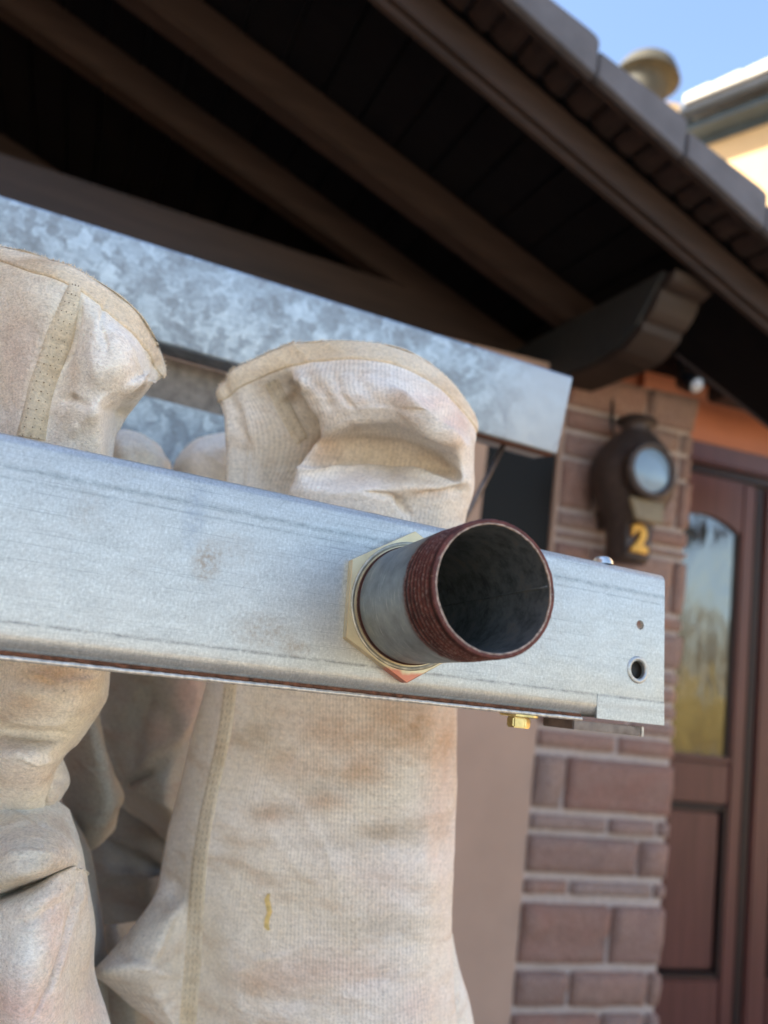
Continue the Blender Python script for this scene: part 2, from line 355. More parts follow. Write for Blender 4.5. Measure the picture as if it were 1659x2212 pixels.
# ------------------------------------------------------------------ house frames
w_ = hdir(6750, 2130); nw = np.array([-w_[1], w_[0], 0]); Ow = P(1350, 1500, 2.4); Ow[2] = 0
Z_ = np.array([0, 0, 1.0])
MW = frame(Ow, w_, nw, Z_)                       # wall frame: x along wall, y into the house, z up
def wallpt(x, y, b=0.0):
    r = ray(x, y); t = ((Ow + nw * b - CAM) @ nw) / (r @ nw); X = CAM + r * t - Ow
    return X @ w_, X[2]
house = bpy.data.objects.new('house', None); put(house, T(Ow)); tag(house, 'house front with red sandstone pier, orange plaster and dark brown door', 'house')
PA0, PA1, PTOP = -.305, .190, 2.36
pier = mesh_obj('stone_pier', *(lambda v, f: (v, f))(np.array([(PA0, .0005, 0), (PA1 - .006, .0005, 0), (PA1 - .006, .34, 0), (PA0, .34, 0), (PA0, .0005, PTOP), (PA1 - .006, .0005, PTOP), (PA1 - .006, .34, PTOP), (PA0, .34, PTOP)]),
        [(0, 1, 5, 4), (1, 2, 6, 5), (2, 3, 7, 6), (3, 0, 4, 7), (4, 5, 6, 7)]), MORTAR, MW, house)
pier['label'] = 'pier of pale mortar joints between rough red sandstone blocks'
def stone(a0, a1, z0, z1, ret=False):
    nx = max(4, int((a1 - a0) / .022)); nz = max(3, int((z1 - z0) / .018)); V = []; Fc = []
    sd = rng.random() * 50; amp = .006 + .005 * rng.random(); y0 = -.004 - .005 * rng.random(); zc = z0 + (z1 - z0) * (.3 + .25 * rng.random())
    for j in range(nz + 1):
        for i in range(nx + 1):
            fi = lambda q, n_, L: (0 if q == 0 else L if q == n_ else .0035 if q == 1 else L - .0035 if q == n_ - 1 else .0035 + (L - .007) * (q - 1) / (n_ - 2))
            a = a0 + fi(i, nx, a1 - a0); z = z0 + fi(j, nz, z1 - z0)
            e = min(i, nx - i, j, nz - j); rim = 0 if e == 0 else 1
            q = noise.noise((a * 13 + sd, z * 13, sd)) + .6 * noise.noise((a * 34, z * 34 + sd, sd))
            brow = .0055 * (1 + math.tanh((z - zc + .02 * noise.noise((a * 9 + sd, 0, sd))) / .008)) * rim if z1 - z0 > .09 else 0
            V.append((a + (.0018 * noise.noise((a * 60, z * 60, sd))), (y0 - (amp * max(q + .55, .12) + brow + .004) * rim) if rim else y0 + .009, z + .0018 * noise.noise((z * 60, a * 60, sd))))
    m = nx + 1
    for j in range(nz):
        for i in range(nx): Fc.append((j * m + i, j * m + i + 1, (j + 1) * m + i + 1, (j + 1) * m + i))
    # sides back into the mortar
    ring = [i for i in range(m)] + [j * m + nx for j in range(1, nz + 1)] + [nz * m + i for i in range(nx - 1, -1, -1)] + [j * m for j in range(nz - 1, 0, -1)]
    b0 = len(V)
    for k in ring: x, y, z = V[k]; V.append((x, .03, z))
    for k in range(len(ring)):
        k2 = (k + 1) % len(ring); Fc.append((ring[k2], ring[k], b0 + k, b0 + k2))
    return mesh_obj('stone', V, Fc, STONE, MW, pier, True)
# courses: (top px y on left edge, bottom px y, x split list), from the photograph, bottom up computed on the wall plane
zc_ = lambda zy: 1451.5 + .3438 * zy
J = .0125
xs = lambda zx, y: wallpt(1036.8 + .3438 * zx, zc_(y))[0]
lower = [ (2130, 2420, [190, 735, 1100]), (1858, 2112, [190, 545, 1080]), (1428, 1838, [230, 800, 1140]), (1280, 1400, [260, 550, 1125]), (1000, 1268, [290, 980, 1172]),
          (868, 996, [300, 795, 1150]), (496, 862, [340, 520, 1195]), (340, 480, [360, 855, 1185]) ]
def course(z0, z1, cuts, nar=None):
    a = [PA0 + .004] + cuts + [PA1 - .002]
    for i in range(len(a) - 1):
        if a[i + 1] - a[i] > .03: stone(a[i] + (J * .6 if i else 0), a[i + 1] - (J * .6 if i < len(a) - 2 else 0), z0 + J * .6, z1 - J * .6)
zmin = 9
for (yt, yb, cs) in lower:
    zt = wallpt(1036.8 + .3438 * cs[0], zc_(yt))[1]; zb = wallpt(1036.8 + .3438 * cs[0], zc_(yb))[1]
    zmin = min(zmin, zb); cuts = [xs(c, (yt + yb) / 2) for c in cs[1:-1]]
    if cs[-1] < 1130 or yt in (1280, 868): cuts.append(PA1 - .045)
    course(zb, zt, cuts)
z = zmin
while z > .02:
    hgt = min(z, random.choice((.06, .13, .18))); course(max(0, z - hgt), z, [PA0 + random.uniform(.15, .35)]); z -= hgt
# upper courses behind and above the rail
zt0 = wallpt(1036.8 + .3438 * 360, zc_(340))[1]
up_y = [1196, 1165, 1140, 1110, 1088, 992, 968, 925, 908, 872, 790]
zz = [zt0]; 
top_known = [wallpt(1205, y)[1] for y in (1165, 1141, 1098, 985, 925, 874, 780)]
z = zt0; tgt = top_known[0]
while tgt - z > .20:
    hgt = random.choice((.055, .125, .18)); course(z, z + hgt, [PA0 + random.uniform(.14, .36)]); z += hgt
for zt in top_known:
    zt = min(zt, PTOP)
    if zt - z > .02:
        course(z, zt, [PA0 + random.choice((.19, .30, .36, .13))] + ([PA1 - .05] if random.random() < .5 else [])); z = zt
if PTOP - z > .03: course(z, PTOP, [PA0 + .2])
# rendered wall to the left of the pier with a dark window
WZ0, WZ1, WA0 = 1.45, 2.18, -.62
box('plaster_wall', (-.66, -.012, 0), (PA0 - .002, .30, WZ0), PLASTER, MW, house, .004)
box('plaster_lintel', (-.66, -.012, WZ1), (PA0 - .002, .30, 2.36), PLASTER, MW, house, .004)
box('plaster_wall', (-3.4, -.012, 0), (-.664, .30, 2.36), PLASTER, MW, house, .004)
box('jamb_trim', (PA0 - .016, -.012, WZ0 + .002), (PA0 - .0025, .29, WZ1 - .002), PLASTER, MW, house, .003)
win = box('window', (-.658, .004, WZ0 + .003), (PA0 - .018, .06, WZ1 - .003), WGLASS, MW, house)
box('window_frame', (-.656, -.02, WZ0 + .006), (-.575, .003, WZ1 - .006), PLASTER, MW, win, .004)
# porch recess: orange wall above the door, door frame, two leaves
DZ = wallpt(1560, 968, .3)[1]
box('orange_wall', (PA1 + .0, .30, DZ), (3.2, .55, 3.4), ORANGE, MW, house)
box('orange_wall', (-.10, .345, 2.362), (PA1 - .002, .55, 2.9), ORANGE, MW, house)
box('door_head_frame', (PA1 + .0, .27, DZ - .085), (1.75, .42, DZ - .002), DOORW, MW, house, .008)
box('door_head_shadow_bead', (PA1 + .0, .300, DZ - .12), (1.75, .43, DZ - .087), DOORD, MW, house, .004)
GX0, GX1, GZ0, GZ1 = .36, .684, 1.10, 2.00
def door_leaf(x0, x1, flip=False, lab=None):
    leaf = box('front_door', (x0 + .003, .335, .02), (x1 - .003, .355, DZ - .125), DOORD, MW, house)
    leaf['label'] = lab
    gx0, gx1 = x0 + .10, x1 - .072
    def piece(n, a0, a1, z0, z1, y0=.305, y1=.3345, m=DOORW, bev=.008): return box(n, (a0, y0, z0), (a1, y1, z1), m, MW, leaf, bev)
    ztop = DZ - .125
    piece('stile', x0 + .006, gx0, .03, ztop); piece('stile', gx1, x1 - .006, .03, ztop)
    piece('middle_rail', gx0 + .002, gx1 - .002, .94, GZ0 - .01); piece('bottom_rail', gx0 + .002, gx1 - .002, .03, .33)
    # arched head rail
    n = 16; pts = []
    for i in range(n + 1):
        u = i / n; a = gx0 + .002 + (gx1 - gx0 - .004) * u; pts.append((a, GZ1 - .02 + .095 * math.sin(math.pi * (.12 + .76 * u)) - .095 * math.sin(math.pi * .12)))
    pts += [(gx1 - .002, ztop), (gx0 + .002, ztop)]
    bm_obj('arched_head_rail', prism_bm(pts, .305, .3345, 'y'), DOORW, MW, leaf)
    piece('glass_pane', gx0 + .001, gx1 - .001, GZ0 - .008, GZ1 + .09, .322, .330, GLASS, 0)
    for (a0, a1) in ((gx0 + .003, gx0 + .016), (gx1 - .016, gx1 - .003)): piece('glazing_bead', a0, a1, GZ0 + .014, GZ1 - .02, .310, .3215, DOORD, .003)
    piece('glazing_bead', gx0 + .003, gx1 - .003, GZ0 - .006, GZ0 + .012, .296, .3215, DOORW, .004)
    # raised lower panel with moulding
    piece('door_panel', gx0 + .03, gx1 - .03, .36, .91, .312, .332, DOORW, .008)
    for (a0, a1, z0, z1) in ((gx0 + .004, gx0 + .022, .334, .936), (gx1 - .022, gx1 - .004, .334, .936), (gx0 + .024, gx1 - .024, .334, .352), (gx0 + .024, gx1 - .024, .918, .936)):
        piece('panel_moulding', a0, a1, z0, z1, .300, .331, DOORD, .005)
    return leaf
door_leaf(.24, .762, lab='left door leaf with arched glass pane beside the stone pier')
door_leaf(.80, 1.36, lab='right door leaf cut off by the picture edge')
box('door_post', (.765, .315, .02), (.797, .36, DZ - .126), DOORD, MW, house, .004)
box('house_wall', (1.40, .30, 0), (3.2, .60, DZ - .004), ORANGE, MW, house)
box('house_wall', (-3.4, .56, 0), (PA1, .75, 2.30), PLASTER, MW, house)

# ------------------------------------------------------------------ carport roof
h_ = hdir(4736, 1884); ng = np.array([-h_[1], h_[0], 0]); Ob = P(1460, 575, 2.0)
MR = frame(Ob, h_, ng, Z_)                       # x along the gable, y into the depth, z up from the eaves beam's top
carport = bpy.data.objects.new('carport_roof', None); put(carport, T((Ob[0], Ob[1], 0))); tag(carport, 'dark timber carport roof with rafters, tie beam and grey verge tiles overhead', 'roof')
SL = math.tan(math.radians(18.7)); AL = -3.4; AR = 1.25
def sloped(name, b0, b1, c0, c1, mat, a0=AL, a1=AR, parent=carport, bev=.008):
    """timber following the roof slope; c given at a = 0"""
    pts = [(a0, c0 - a0 * SL), (a1, c0 - a1 * SL), (a1, c1 - a1 * SL), (a0, c1 - a0 * SL)]
    return bm_obj(name, prism_bm(pts, b0, b1, 'y', bev), mat, MR, parent)
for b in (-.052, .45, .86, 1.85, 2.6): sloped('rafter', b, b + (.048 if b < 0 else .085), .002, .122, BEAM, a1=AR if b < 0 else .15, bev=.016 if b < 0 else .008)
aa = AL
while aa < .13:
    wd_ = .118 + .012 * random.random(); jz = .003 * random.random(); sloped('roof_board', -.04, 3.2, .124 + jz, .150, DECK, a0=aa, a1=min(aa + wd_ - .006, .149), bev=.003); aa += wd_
sloped('roof_deck', -.04, .40, .124, .150, DECK, a0=.151, bev=0)
sloped('roof_covering', -.12, 3.2, .153, .166, TILEG, a1=.15, bev=0)
sloped('roof_covering', -.12, .45, .153, .166, TILEG, a0=.151, bev=0)
mb = [(AL, -.155), (.0, -.155), (.0, .152), (AL, .152)]
tie = bm_obj('tie_beam', prism_bm([(AL, -.05), (-.004, -.05), (-.004, .10), (-.12, .152), (AL, .152)], .845, .955, 'y', .008), BEAM, MR, carport)
for bb in (2.3,): bm_obj('tie_beam', prism_bm([(AL, -.05), (-.004, -.05), (-.004, .10), (-.12, .152), (AL, .152)], bb, bb + .10, 'y', .008), BEAM, MR, carport)
# eaves beam running into the depth with a moulded near end
prof = [(.0, -.006), (.010, -.032), (.030, -.042), (.052, -.046), (.060, -.068), (.078, -.096), (.096, -.112), (.112, -.118), (.118, -.140), (.150, -.162), (.185, -.182), (.23, -.19), (3.2, -.19), (3.2, -.006)]
eb = bm_obj('eaves_beam', prism_bm(prof, .0, .145, 'x', .003), m_wood('eaves_timber', (.020, .012, .0095), (.034, .021, .017), .6), MR, carport)
bm_obj('side_board', prism_bm([(.06, -.04), (.125, -.125), (.20, -.17), (.30, -.186), (3.2, -.186), (3.2, .0), (.03, -.004)], -.014, -.002, 'x'), GREYBEAM, MR, carport)
# cross member at the far end and post corner
box('corner_strip', (-.02, .80, -.20), (.004, .84, -.008), m_wood('ochre_strip', (.11, .075, .04), (.15, .10, .055)), MR, carport, .002)
# soffit and wall plate of the house beyond the eaves beam
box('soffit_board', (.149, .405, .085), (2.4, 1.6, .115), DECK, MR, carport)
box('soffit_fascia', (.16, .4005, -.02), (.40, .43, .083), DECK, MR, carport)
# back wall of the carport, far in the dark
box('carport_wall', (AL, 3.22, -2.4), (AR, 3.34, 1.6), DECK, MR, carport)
# verge tiles stepping down the gable edge, and brown tile undersides behind them
pitchL = .2775; k = 0; a = -.4425 - 4 * pitchL
while a < AR:
    a0, a1 = a + .004, a + pitchL - .003
    z0 = -a0 * SL; z1 = -a1 * SL
    pts = [(a0, .098 + z0), (a1, .094 + z1), (a1 + .004, .186 + z1), (a1 - .006, .198 + z1), (a1 - .03, .196 - (a1 - .03) * SL), (a0, .168 + z0)]
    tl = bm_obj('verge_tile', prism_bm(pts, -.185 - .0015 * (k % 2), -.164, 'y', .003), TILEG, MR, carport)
    pts2 = [(a0 - .02, .150 - (a0 - .02) * SL), (a1, .158 + z1), (a1, .178 + z1), (a0 - .02, .160 - (a0 - .02) * SL)]
    bm_obj('tile_top', prism_bm(pts2, -.1635, -.02, 'y', .003), TILEG, MR, tl)
    a += pitchL; k += 1
a = -1.62
while a < AR:
    z0 = -a * SL
    w = .050 + .022 * random.random()
    pts = [(a, .130 + z0), (a + w * .5, .118 - (a + w * .5) * SL), (a + w, .124 - (a + w) * SL), (a + w, .146 - (a + w) * SL), (a, .148 + z0)]
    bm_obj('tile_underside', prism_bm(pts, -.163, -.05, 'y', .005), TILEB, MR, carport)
    a += w + .006 + .006 * random.random()
sloped('verge_batten', -.160, -.148, .098, .116, TILEB, bev=.002)

# ------------------------------------------------------------------ porch sensor lamp
def onsoffit(x, y, c):
    r = ray(x, y); t = (Ob[2] + c - CAM[2]) / r[2]; return CAM + r * t
sp = P(1492, 828, 2.75)
sens = empty('spotlight', sp, 'small black spotlight with pale lens under the eaves above the door', 'spotlight')
V, Fc = lathe([(0, .035), (.030, .035), (.034, .02), (.034, -.04), (.026, -.055), (0, -.055)], 20)
d = nrm(np.array([.35, -.85, -.5])); xx = nrm(np.cross([0, 0, 1], d)); yy = np.cross(d, xx)
MS = frame(sp, xx, yy, d)
sharp(mesh_obj('lamp_head', V, Fc, BLACK, MS, sens))
V, Fc = lathe([(0, .046), (.014, .044), (.026, .0355)], 20); mesh_obj('lens', V, Fc, WHITEP, MS, sens, True)
V, Fc = tube([sp, sp + np.array([-.02, .05, .06]), sp + np.array([-.03, .07, .16])], .014); mesh_obj('bracket', V, Fc, BLACK, I4, sens, True)
box('base_block', (-.045, -.03, 0), (.045, .03, .05), BLACK, T(sp + np.array([-.03, .075, .10])), sens, .006)
# dark box further right under the eaves
bp = P(1640, 858, 2.8)
tag(box('gutter_bracket_box', (-.16, -.06, -.028), (.5, .10, .05), BLACK, frame(bp, w_, nw, Z_), None, .012), 'dark box under the eaves at the right edge above the orange wall', 'box')

# ------------------------------------------------------------------ wall lantern with house number
la, lz = wallpt(1366, 1034, -.13)
Lo = Ow + w_ * la + nw * (-.13); Lo[2] = lz
th = math.radians(4); fd = -nw * math.cos(th) + w_ * math.sin(th); fr = np.cross(fd, Z_); fr = -nrm(fr)
ML = frame(Lo, -np.cross(fd, Z_) * -1, fd, Z_)
ML = frame(Lo, np.cross(fd, Z_), fd, Z_)
lantern = empty('wall_lantern', Ow + w_ * la + np.array([0, 0, lz - .28]), 'dark brown iron wall lantern with round lens and a gold 2 on the sandstone pier', 'lantern')
prof = [(0, .205), (.045, .203), (.066, .192), (.070, .183), (.052, .176), (.048, .150), (.075, .130), (.112, .085), (.135, .03), (.138, .0), (.130, -.045), (.106, -.095), (.080, -.135), (.070, -.18), (.066, -.262), (.058, -.272), (0, -.272)]
V, Fc = lathe(prof, 8, ang0=math.pi / 2 - math.pi / 8)
lb = bm = None
me = mesh_obj('lantern_body', V, Fc, IRON, ML, lantern); sharp(me, 60)
ML2 = ML @ Matrix.Translation((.030, .112, .000)) @ Matrix.Rotation(-math.pi / 2, 4, 'X')
V, Fc = lathe([(.064, -.02), (.086, -.02), (.088, .018), (.082, .026), (.070, .024), (.066, .012)], 40, True); mesh_obj('lens_ring', V, Fc, IRON, ML2, lantern, True)
V, Fc = lathe([(.0, .024), (.03, .0225), (.052, .019), (.068, .013)], 40); mesh_obj('lens', V, Fc, LENSG, ML2, lantern, True)
MLp = ML @ Matrix.Translation((.022, .106, -.122)) @ Matrix.Rotation(math.radians(14), 4, 'X')
bm_obj('amber_plate', prism_bm([(-.062, .034), (.062, .034), (.050, -.036), (-.050, -.036)], -.004, .012, 'y', .003), LPLATE, MLp, lantern)
MLn = ML @ Matrix.Translation((.016, .066, -.208)) @ Matrix.Rotation(math.radians(2), 4, 'X')
bm_obj('number_plate', prism_bm([(-.052, .052), (.052, .052), (.044, -.052), (-.044, -.052)], -.004, .006, 'y', .003), IRON, MLn, lantern)
cu = bpy.data.curves.new('two', 'FONT'); cu.body = '2'; cu.size = .112; cu.extrude = .004; cu.bevel_depth = .003; cu.offset = .0035; cu.align_x = 'CENTER'; cu.align_y = 'CENTER'; cu.resolution_u = 6
tmp = bpy.data.objects.new('tmp', cu); COL.objects.link(tmp); dg = bpy.context.evaluated_depsgraph_get()
me = bpy.data.meshes.new_from_object(tmp.evaluated_get(dg)); bpy.data.objects.remove(tmp); me.materials.clear(); me.materials.append(GOLD)
num = bpy.data.objects.new('house_number', me); put(num, MLn @ Matrix.Translation((.004, .013, 0)) @ Matrix.Rotation(-math.pi / 2, 4, 'X') @ Matrix.Rotation(math.pi, 4, 'Z'), lantern); num['label'] = 'gold numeral 2'
box('wall_plate', (-.045, -.133 - .0, -.16), (.045, -.06, .10), IRON, frame(Lo, w_ * -1, -nw, Z_), lantern, .006)
V, Fc = tube([Ow + w_ * la + nw * -.03 + Z_ * (lz + .10), Ow + w_ * (la - .02) - nw * .02 + Z_ * (lz + .2), Ow + w_ * (la - .03) - nw * .018 + Z_ * 2.35], .006); mesh_obj('cable', V, Fc, BLACK, I4, lantern, True)

# ------------------------------------------------------------------ neighbour house and domed cap
e_ = -hdir(-829, 1159); en = np.array([e_[1], -e_[0], 0]);
if en @ np.array([-.7, -.7, 0]) < 0: en = -en
On = P(1480, 232, 9.0)
MN = frame(On, e_, -en, Z_)                      # x to the near right, y away from the street side, z up
nb = bpy.data.objects.new('neighbour_house', None); put(nb, T((On[0], On[1], 0))); tag(nb, 'sunlit cream house with pale roof edge and dark gutter at top right', 'house')
box('cream_wall', (-.05, .38, -On[2]), (9, 7, -.34), CREAM, MN, nb)
box('soffit', (-.10, .09, -.26), (9.2, .60, -.16), NSOFF, MN, nb)
box('frieze_board', (-.04, .34, -.33), (9.1, .55, -.262), NSOFF, MN, nb)
V, Fc = tube([(-.2, -.02, -.10), (9.2, -.02, -.10)], .075, 12); mesh_obj('gutter', V, Fc, NGUT, MN, nb, True)
for i in range(26):
    x0 = .02 + i * .34
    pts = [(-.10, -.01), (.6, .20), (.6, .26), (-.10, .16 + .02 * (i % 2) + .03)]
    V = []
    bm_obj('roof_tile', prism_bm([(x0, -.03), (x0 + .345, -.03), (x0 + .345, .085), (x0 + .30, .115), (x0 + .05, .10), (x0, .09)], -.11, .5, 'y', .01), NTILE, MN, nb)
bm_obj('roof', prism_bm([(.45, .04), (4, 1.6), (4, 1.5), (.45, -.05)], -.0, 9.1, 'x'), NTILE, MN, nb)
box('ridge_end', (-.35, .02, -.02), (-.01, .4, .10), NSOFF, MN, nb, .02)
Dp = P(1388, 205, 8.0)
dome = empty('chimney_cap', Dp, 'olive brown domed chimney cap peeking over the grey verge tiles', 'chimney')
tl = math.radians(14); ax = nrm(RW @ np.array([math.sin(tl), math.cos(tl), .1])); bx_ = nrm(np.cross(ax, [0, 1, 0])); by_ = np.cross(ax, bx_)
MD = frame(Dp, bx_, by_, ax)
V, Fc = lathe([(0, .44), (.10, .435), (.20, .40), (.28, .33), (.325, .25), (.345, .19), (.36, .165), (.33, .15), (.27, .13), (.25, .05), (.24, -.3)], 40); mesh_obj('domed_cap', V, Fc, DOME, MD, dome, True)
V, Fc = lathe([(.22, -.35), (.22, -.2), (.235, -.2), (.235, -.35)], 24); mesh_obj('flue', V, Fc, DOME, MD, dome, True)
box('chimney_shaft', (-.3, -.3, -Dp[2]), (.3, .3, -.30), CREAM, T(Dp), dome)

# ------------------------------------------------------------------ added unseen wing to the left and garden behind the camera
blocker = empty('sun_blocker', (-3.6, 2.5, 0), 'tall plastered sun blocker added left of the yard, outside the picture', 'building')  # unseen building added to shade the rack and cut left sky
box('blocker_wall', (-5.5, -4.0, 0), (-2.3, 8.5, 5.6), PLASTER, I4, blocker)
bm_obj('roof', prism_bm([(-5.9, 5.6), (-2.0, 5.6), (-3.9, 6.9)], -4.3, 8.8, 'y'), TILEG, I4, blocker)  # roof of the added unseen blocker
for yy_ in (-2.6, -.2, 2.6, 5.2):
    for zz_ in (1.0, 3.9):
        wn = box('window', (-2.33, yy_, zz_), (-2.285, yy_ + 1.0, zz_ + 1.3), WGLASS, I4, blocker)  # windows of the added unseen blocker
        box('blocker_sill', (-2.32, yy_ - .08, zz_ - .07), (-2.2, yy_ + 1.08, zz_ - .005), MORTAR, I4, wn)
def leaves(n, fn, size):
    V = np.zeros((n * 4, 3)); 
    for i in range(n):
        p = fn(); u = nrm(rng.normal(size=3)); v = nrm(np.cross(u, rng.normal(size=3))); s = size * (.6 + .8 * rng.random())
        V[i * 4:i * 4 + 4] = [p - u * s, p - v * s * .5, p + u * s, p + v * s * .5]
    return V, np.arange(n * 4).reshape(-1, 4)
hv = np.array([.81, -.575, 0]); hp = np.array([.575, .81, 0]); Hc = np.array([1.35, 2.9, 0]) + hv * 8.5
for i in range(7):
    c = Hc + hp * (i - 3) * 1.05 + hv * random.uniform(-.3, .3); hh = random.uniform(1.15, 1.6)
    sh = empty('golden_shrub', c, ['golden shrub', 'low golden shrub', 'broad golden shrub', 'tall golden shrub', 'dense golden shrub', 'loose golden shrub', 'end golden shrub'][i] + ' of the row behind the photographer', 'shrub', 'golden shrubs behind the photographer')
    def fn():
        q = rng.normal(size=3); q = q / np.linalg.norm(q) * (.55 + .45 * rng.random()); return c + np.array([q[0] * .7, q[1] * .7, hh * .52 + q[2] * hh * .52])
    V, Fc = leaves(2600, fn, .06); mesh_obj('foliage', V, Fc, LEAFY, I4, sh)
    V, Fc = tube([c, c + np.array([.03, .02, hh * .6])], .03); mesh_obj('stem', V, Fc, BARK, I4, sh, True)
for i in range(4):
    c = Hc + hv * (5 + random.uniform(-1, 1.5)) + hp * (i - 1.6) * 2.2; hh = random.uniform(2.6, 3.5)
    tr = empty('garden_tree', c, ['brown leaved tree', 'short brown leaved tree', 'wide brown leaved tree', 'last brown leaved tree'][i] + ' beyond the golden shrubs', 'tree', 'trees behind the photographer')
    V, Fc = tube([c, c + np.array([.05, .02, hh * .5]), c + np.array([.1, -.05, hh * .8])], .07); mesh_obj('trunk', V, Fc, BARK, I4, tr, True)
    def fn():
        q = rng.normal(size=3); q = q / np.linalg.norm(q) * (.3 + .7 * rng.random()); return c + np.array([q[0] * 1.1, q[1] * 1.1, hh * .66 + q[2] * hh * .34])
    V, Fc = leaves(1800, fn, .07); mesh_obj('crown', V, Fc, LEAFB, I4, tr)

# ------------------------------------------------------------------ steel rack
r_ = nrm(np.array([4406 - CX, -(1886 - CY), FPX])); r_ = RW @ r_; r_ = nrm(np.array([r_[0], r_[1], r_[2] * 0 + r_[2]]))
nt_ = nrm(np.cross(r_, Z_)); nt_ = nt_ if (RW.T @ nt_)[2] < 0 else -nt_
u0 = nrm(np.cross(nt_, r_)); u0 = u0 if u0[2] > 0 else -u0
TH = math.radians(5.0); p_ = nt_ * math.cos(TH) + u0 * math.sin(TH); up_ = u0 * math.cos(TH) - nt_ * math.sin(TH)
B0 = P(876, 1310, .408)                          # centre of the pipe on the web's face
MF = frame(B0, r_, -p_, up_)                     # x along rail, y away from the viewer, z up the web
def onweb(x, y, q=0.0):
    r = ray(x, y); t = ((B0 - CAM) @ p_ + q) / (r @ p_); X = CAM + r * t - B0
    return X @ r_, X @ up_
sR = onweb(1435, 1400)[0]; zT = onweb(860, 1115)[1]; zB = onweb(860, 1503)[1]; sL = onweb(0, 1150)[0] - .55
rack = bpy.data.objects.new('steel_rack', None); put(rack, T((B0[0], B0[1] + .2, 0))); tag(rack, 'galvanized steel rack of two channel rails with a rusty threaded pipe stub', 'rack')
def c_profile(zb, zt, dep, th, rt, rb):
    o = []
    def arc(cy, cz, r, a0, a1, n=8): return [(cy + r * math.cos(a0 + (a1 - a0) * i / n), cz + r * math.sin(a0 + (a1 - a0) * i / n)) for i in range(n + 1)]
    # outer from top back to bottom back, then inner return
    o += [(dep, zt)] + arc(rt, zt - rt, rt, math.pi / 2, math.pi) + arc(rb, zb + rb, rb, math.pi, 1.5 * math.pi) + [(dep, zb)]
    o += [(dep, zb + th)] + arc(rb, zb + rb, max(rb - th, .0005), 1.5 * math.pi, math.pi)[0:] + arc(rt, zt - rt, max(rt - th, .0005), math.pi, math.pi / 2) + [(dep, zt - th)]
    return o
def cut(o, cyls):
    dg = bpy.context.evaluated_depsgraph_get(); tmps = []
    for (M, r, d) in cyls:
        bm = bmesh.new(); bmesh.ops.create_cone(bm, segments=28, radius1=r, radius2=r, depth=d, cap_ends=True)
        me = bpy.data.meshes.new('c'); bm.to_mesh(me); bm.free(); c = bpy.data.objects.new('c', me); COL.objects.link(c); c.matrix_world = M; tmps.append(c)
        md = o.modifiers.new('b', 'BOOLEAN'); md.operation = 'DIFFERENCE'; md.object = c; md.solver = 'EXACT'
    bpy.context.view_layer.update(); dg = bpy.context.evaluated_depsgraph_get()
    me = bpy.data.meshes.new_from_object(o.evaluated_get(dg)); o.modifiers.clear(); o.data = me
    for c in tmps: bpy.data.objects.remove(c)
pr = c_profile(zB, zT, .042, .0026, .0055, .0085)
rail = bm_obj('front_rail', prism_bm(pr, sL, sR, 'x'), GALV, MF, rack)
rail['label'] = 'front galvanized channel rail with two holes at its right end'
h1 = onweb(1383, 1350); h2 = onweb(1378, 1447)
RX = Matrix.Rotation(math.pi / 2, 4, 'X'); PR0 = .0312
cut(rail, [(MF @ RX, PR0 - .0006, .03), (MF @ Matrix.Translation((h1[0], 0, h1[1])) @ RX, .0031, .02), (MF @ Matrix.Translation((h2[0], 0, h2[1])) @ RX, .0058, .02)])
sharp(rail, 28)
# dimpled ring pressed round the larger hole
V, Fc = lathe([(.0059, -.0003), (.0062, .0007), (.0072, .0010), (.0084, .0005), (.0088, -.0003)], 36); mesh_obj('pressed_ring', V, Fc, GALV, MF @ Matrix.Translation((h2[0] - .0002, 0, h2[1])) @ RX, rail, True)
# added black plate as shade in the large hole, a flat bar under the rail with its rusty gap
s2 = sR - .012
def wavy_strip(name, y0, z0, z1, mat, s0, s1, amp, n=420, th=.004):
    V = []; Fc = []
    for i in range(n + 1):
        s = s0 + (s1 - s0) * i / n; j = amp * noise.noise((s * 260, z0 * 50, 3)) + amp * .6 * noise.noise((s * 900, z0, 7))
        V += [(s, y0 + .3 * j, z0 + j * .6), (s, y0 + .2 * j, z1 + j), (s, y0 + th, z1 + j), (s, y0 + th, z0 + j * .6)]
    for i in range(n):
        for k in range(4): Fc.append((i * 4 + k, (i + 1) * 4 + k, (i + 1) * 4 + (k + 1) % 4, i * 4 + (k + 1) % 4))
    return mesh_obj(name, V, Fc, mat, MF, rail, True)
sg = onweb(1395, 1570)[0]; sb0 = onweb(1265, 1570)[0]
wavy_strip('rust_line', .0045, zB - .0008, zB + .0016, RUST, sL, sb0, .0006, th=.003)
wavy_strip('flat_bar_edge', .0030, zB - .0030, zB - .0009, BARE, sL, sb0, .00022, th=.038)
box('end_plate', (sb0 - .006, .004, zB - .0085), (sg, .034, zB - .0031), STEELD, MF, rail, .0006)
box('end_plate_edge', (sg + .0002, .0035, zB - .0088), (sg + .0022, .034, zB - .0028), BARE, MF, rail, .0004)
box('hole_shade_plate', (h2[0] - .02, .005, h2[1] - .010), (h2[0] + .013, .007, h2[1] + .010), BLACK, MF, rail)  # black sheet added so the hole reads as dark
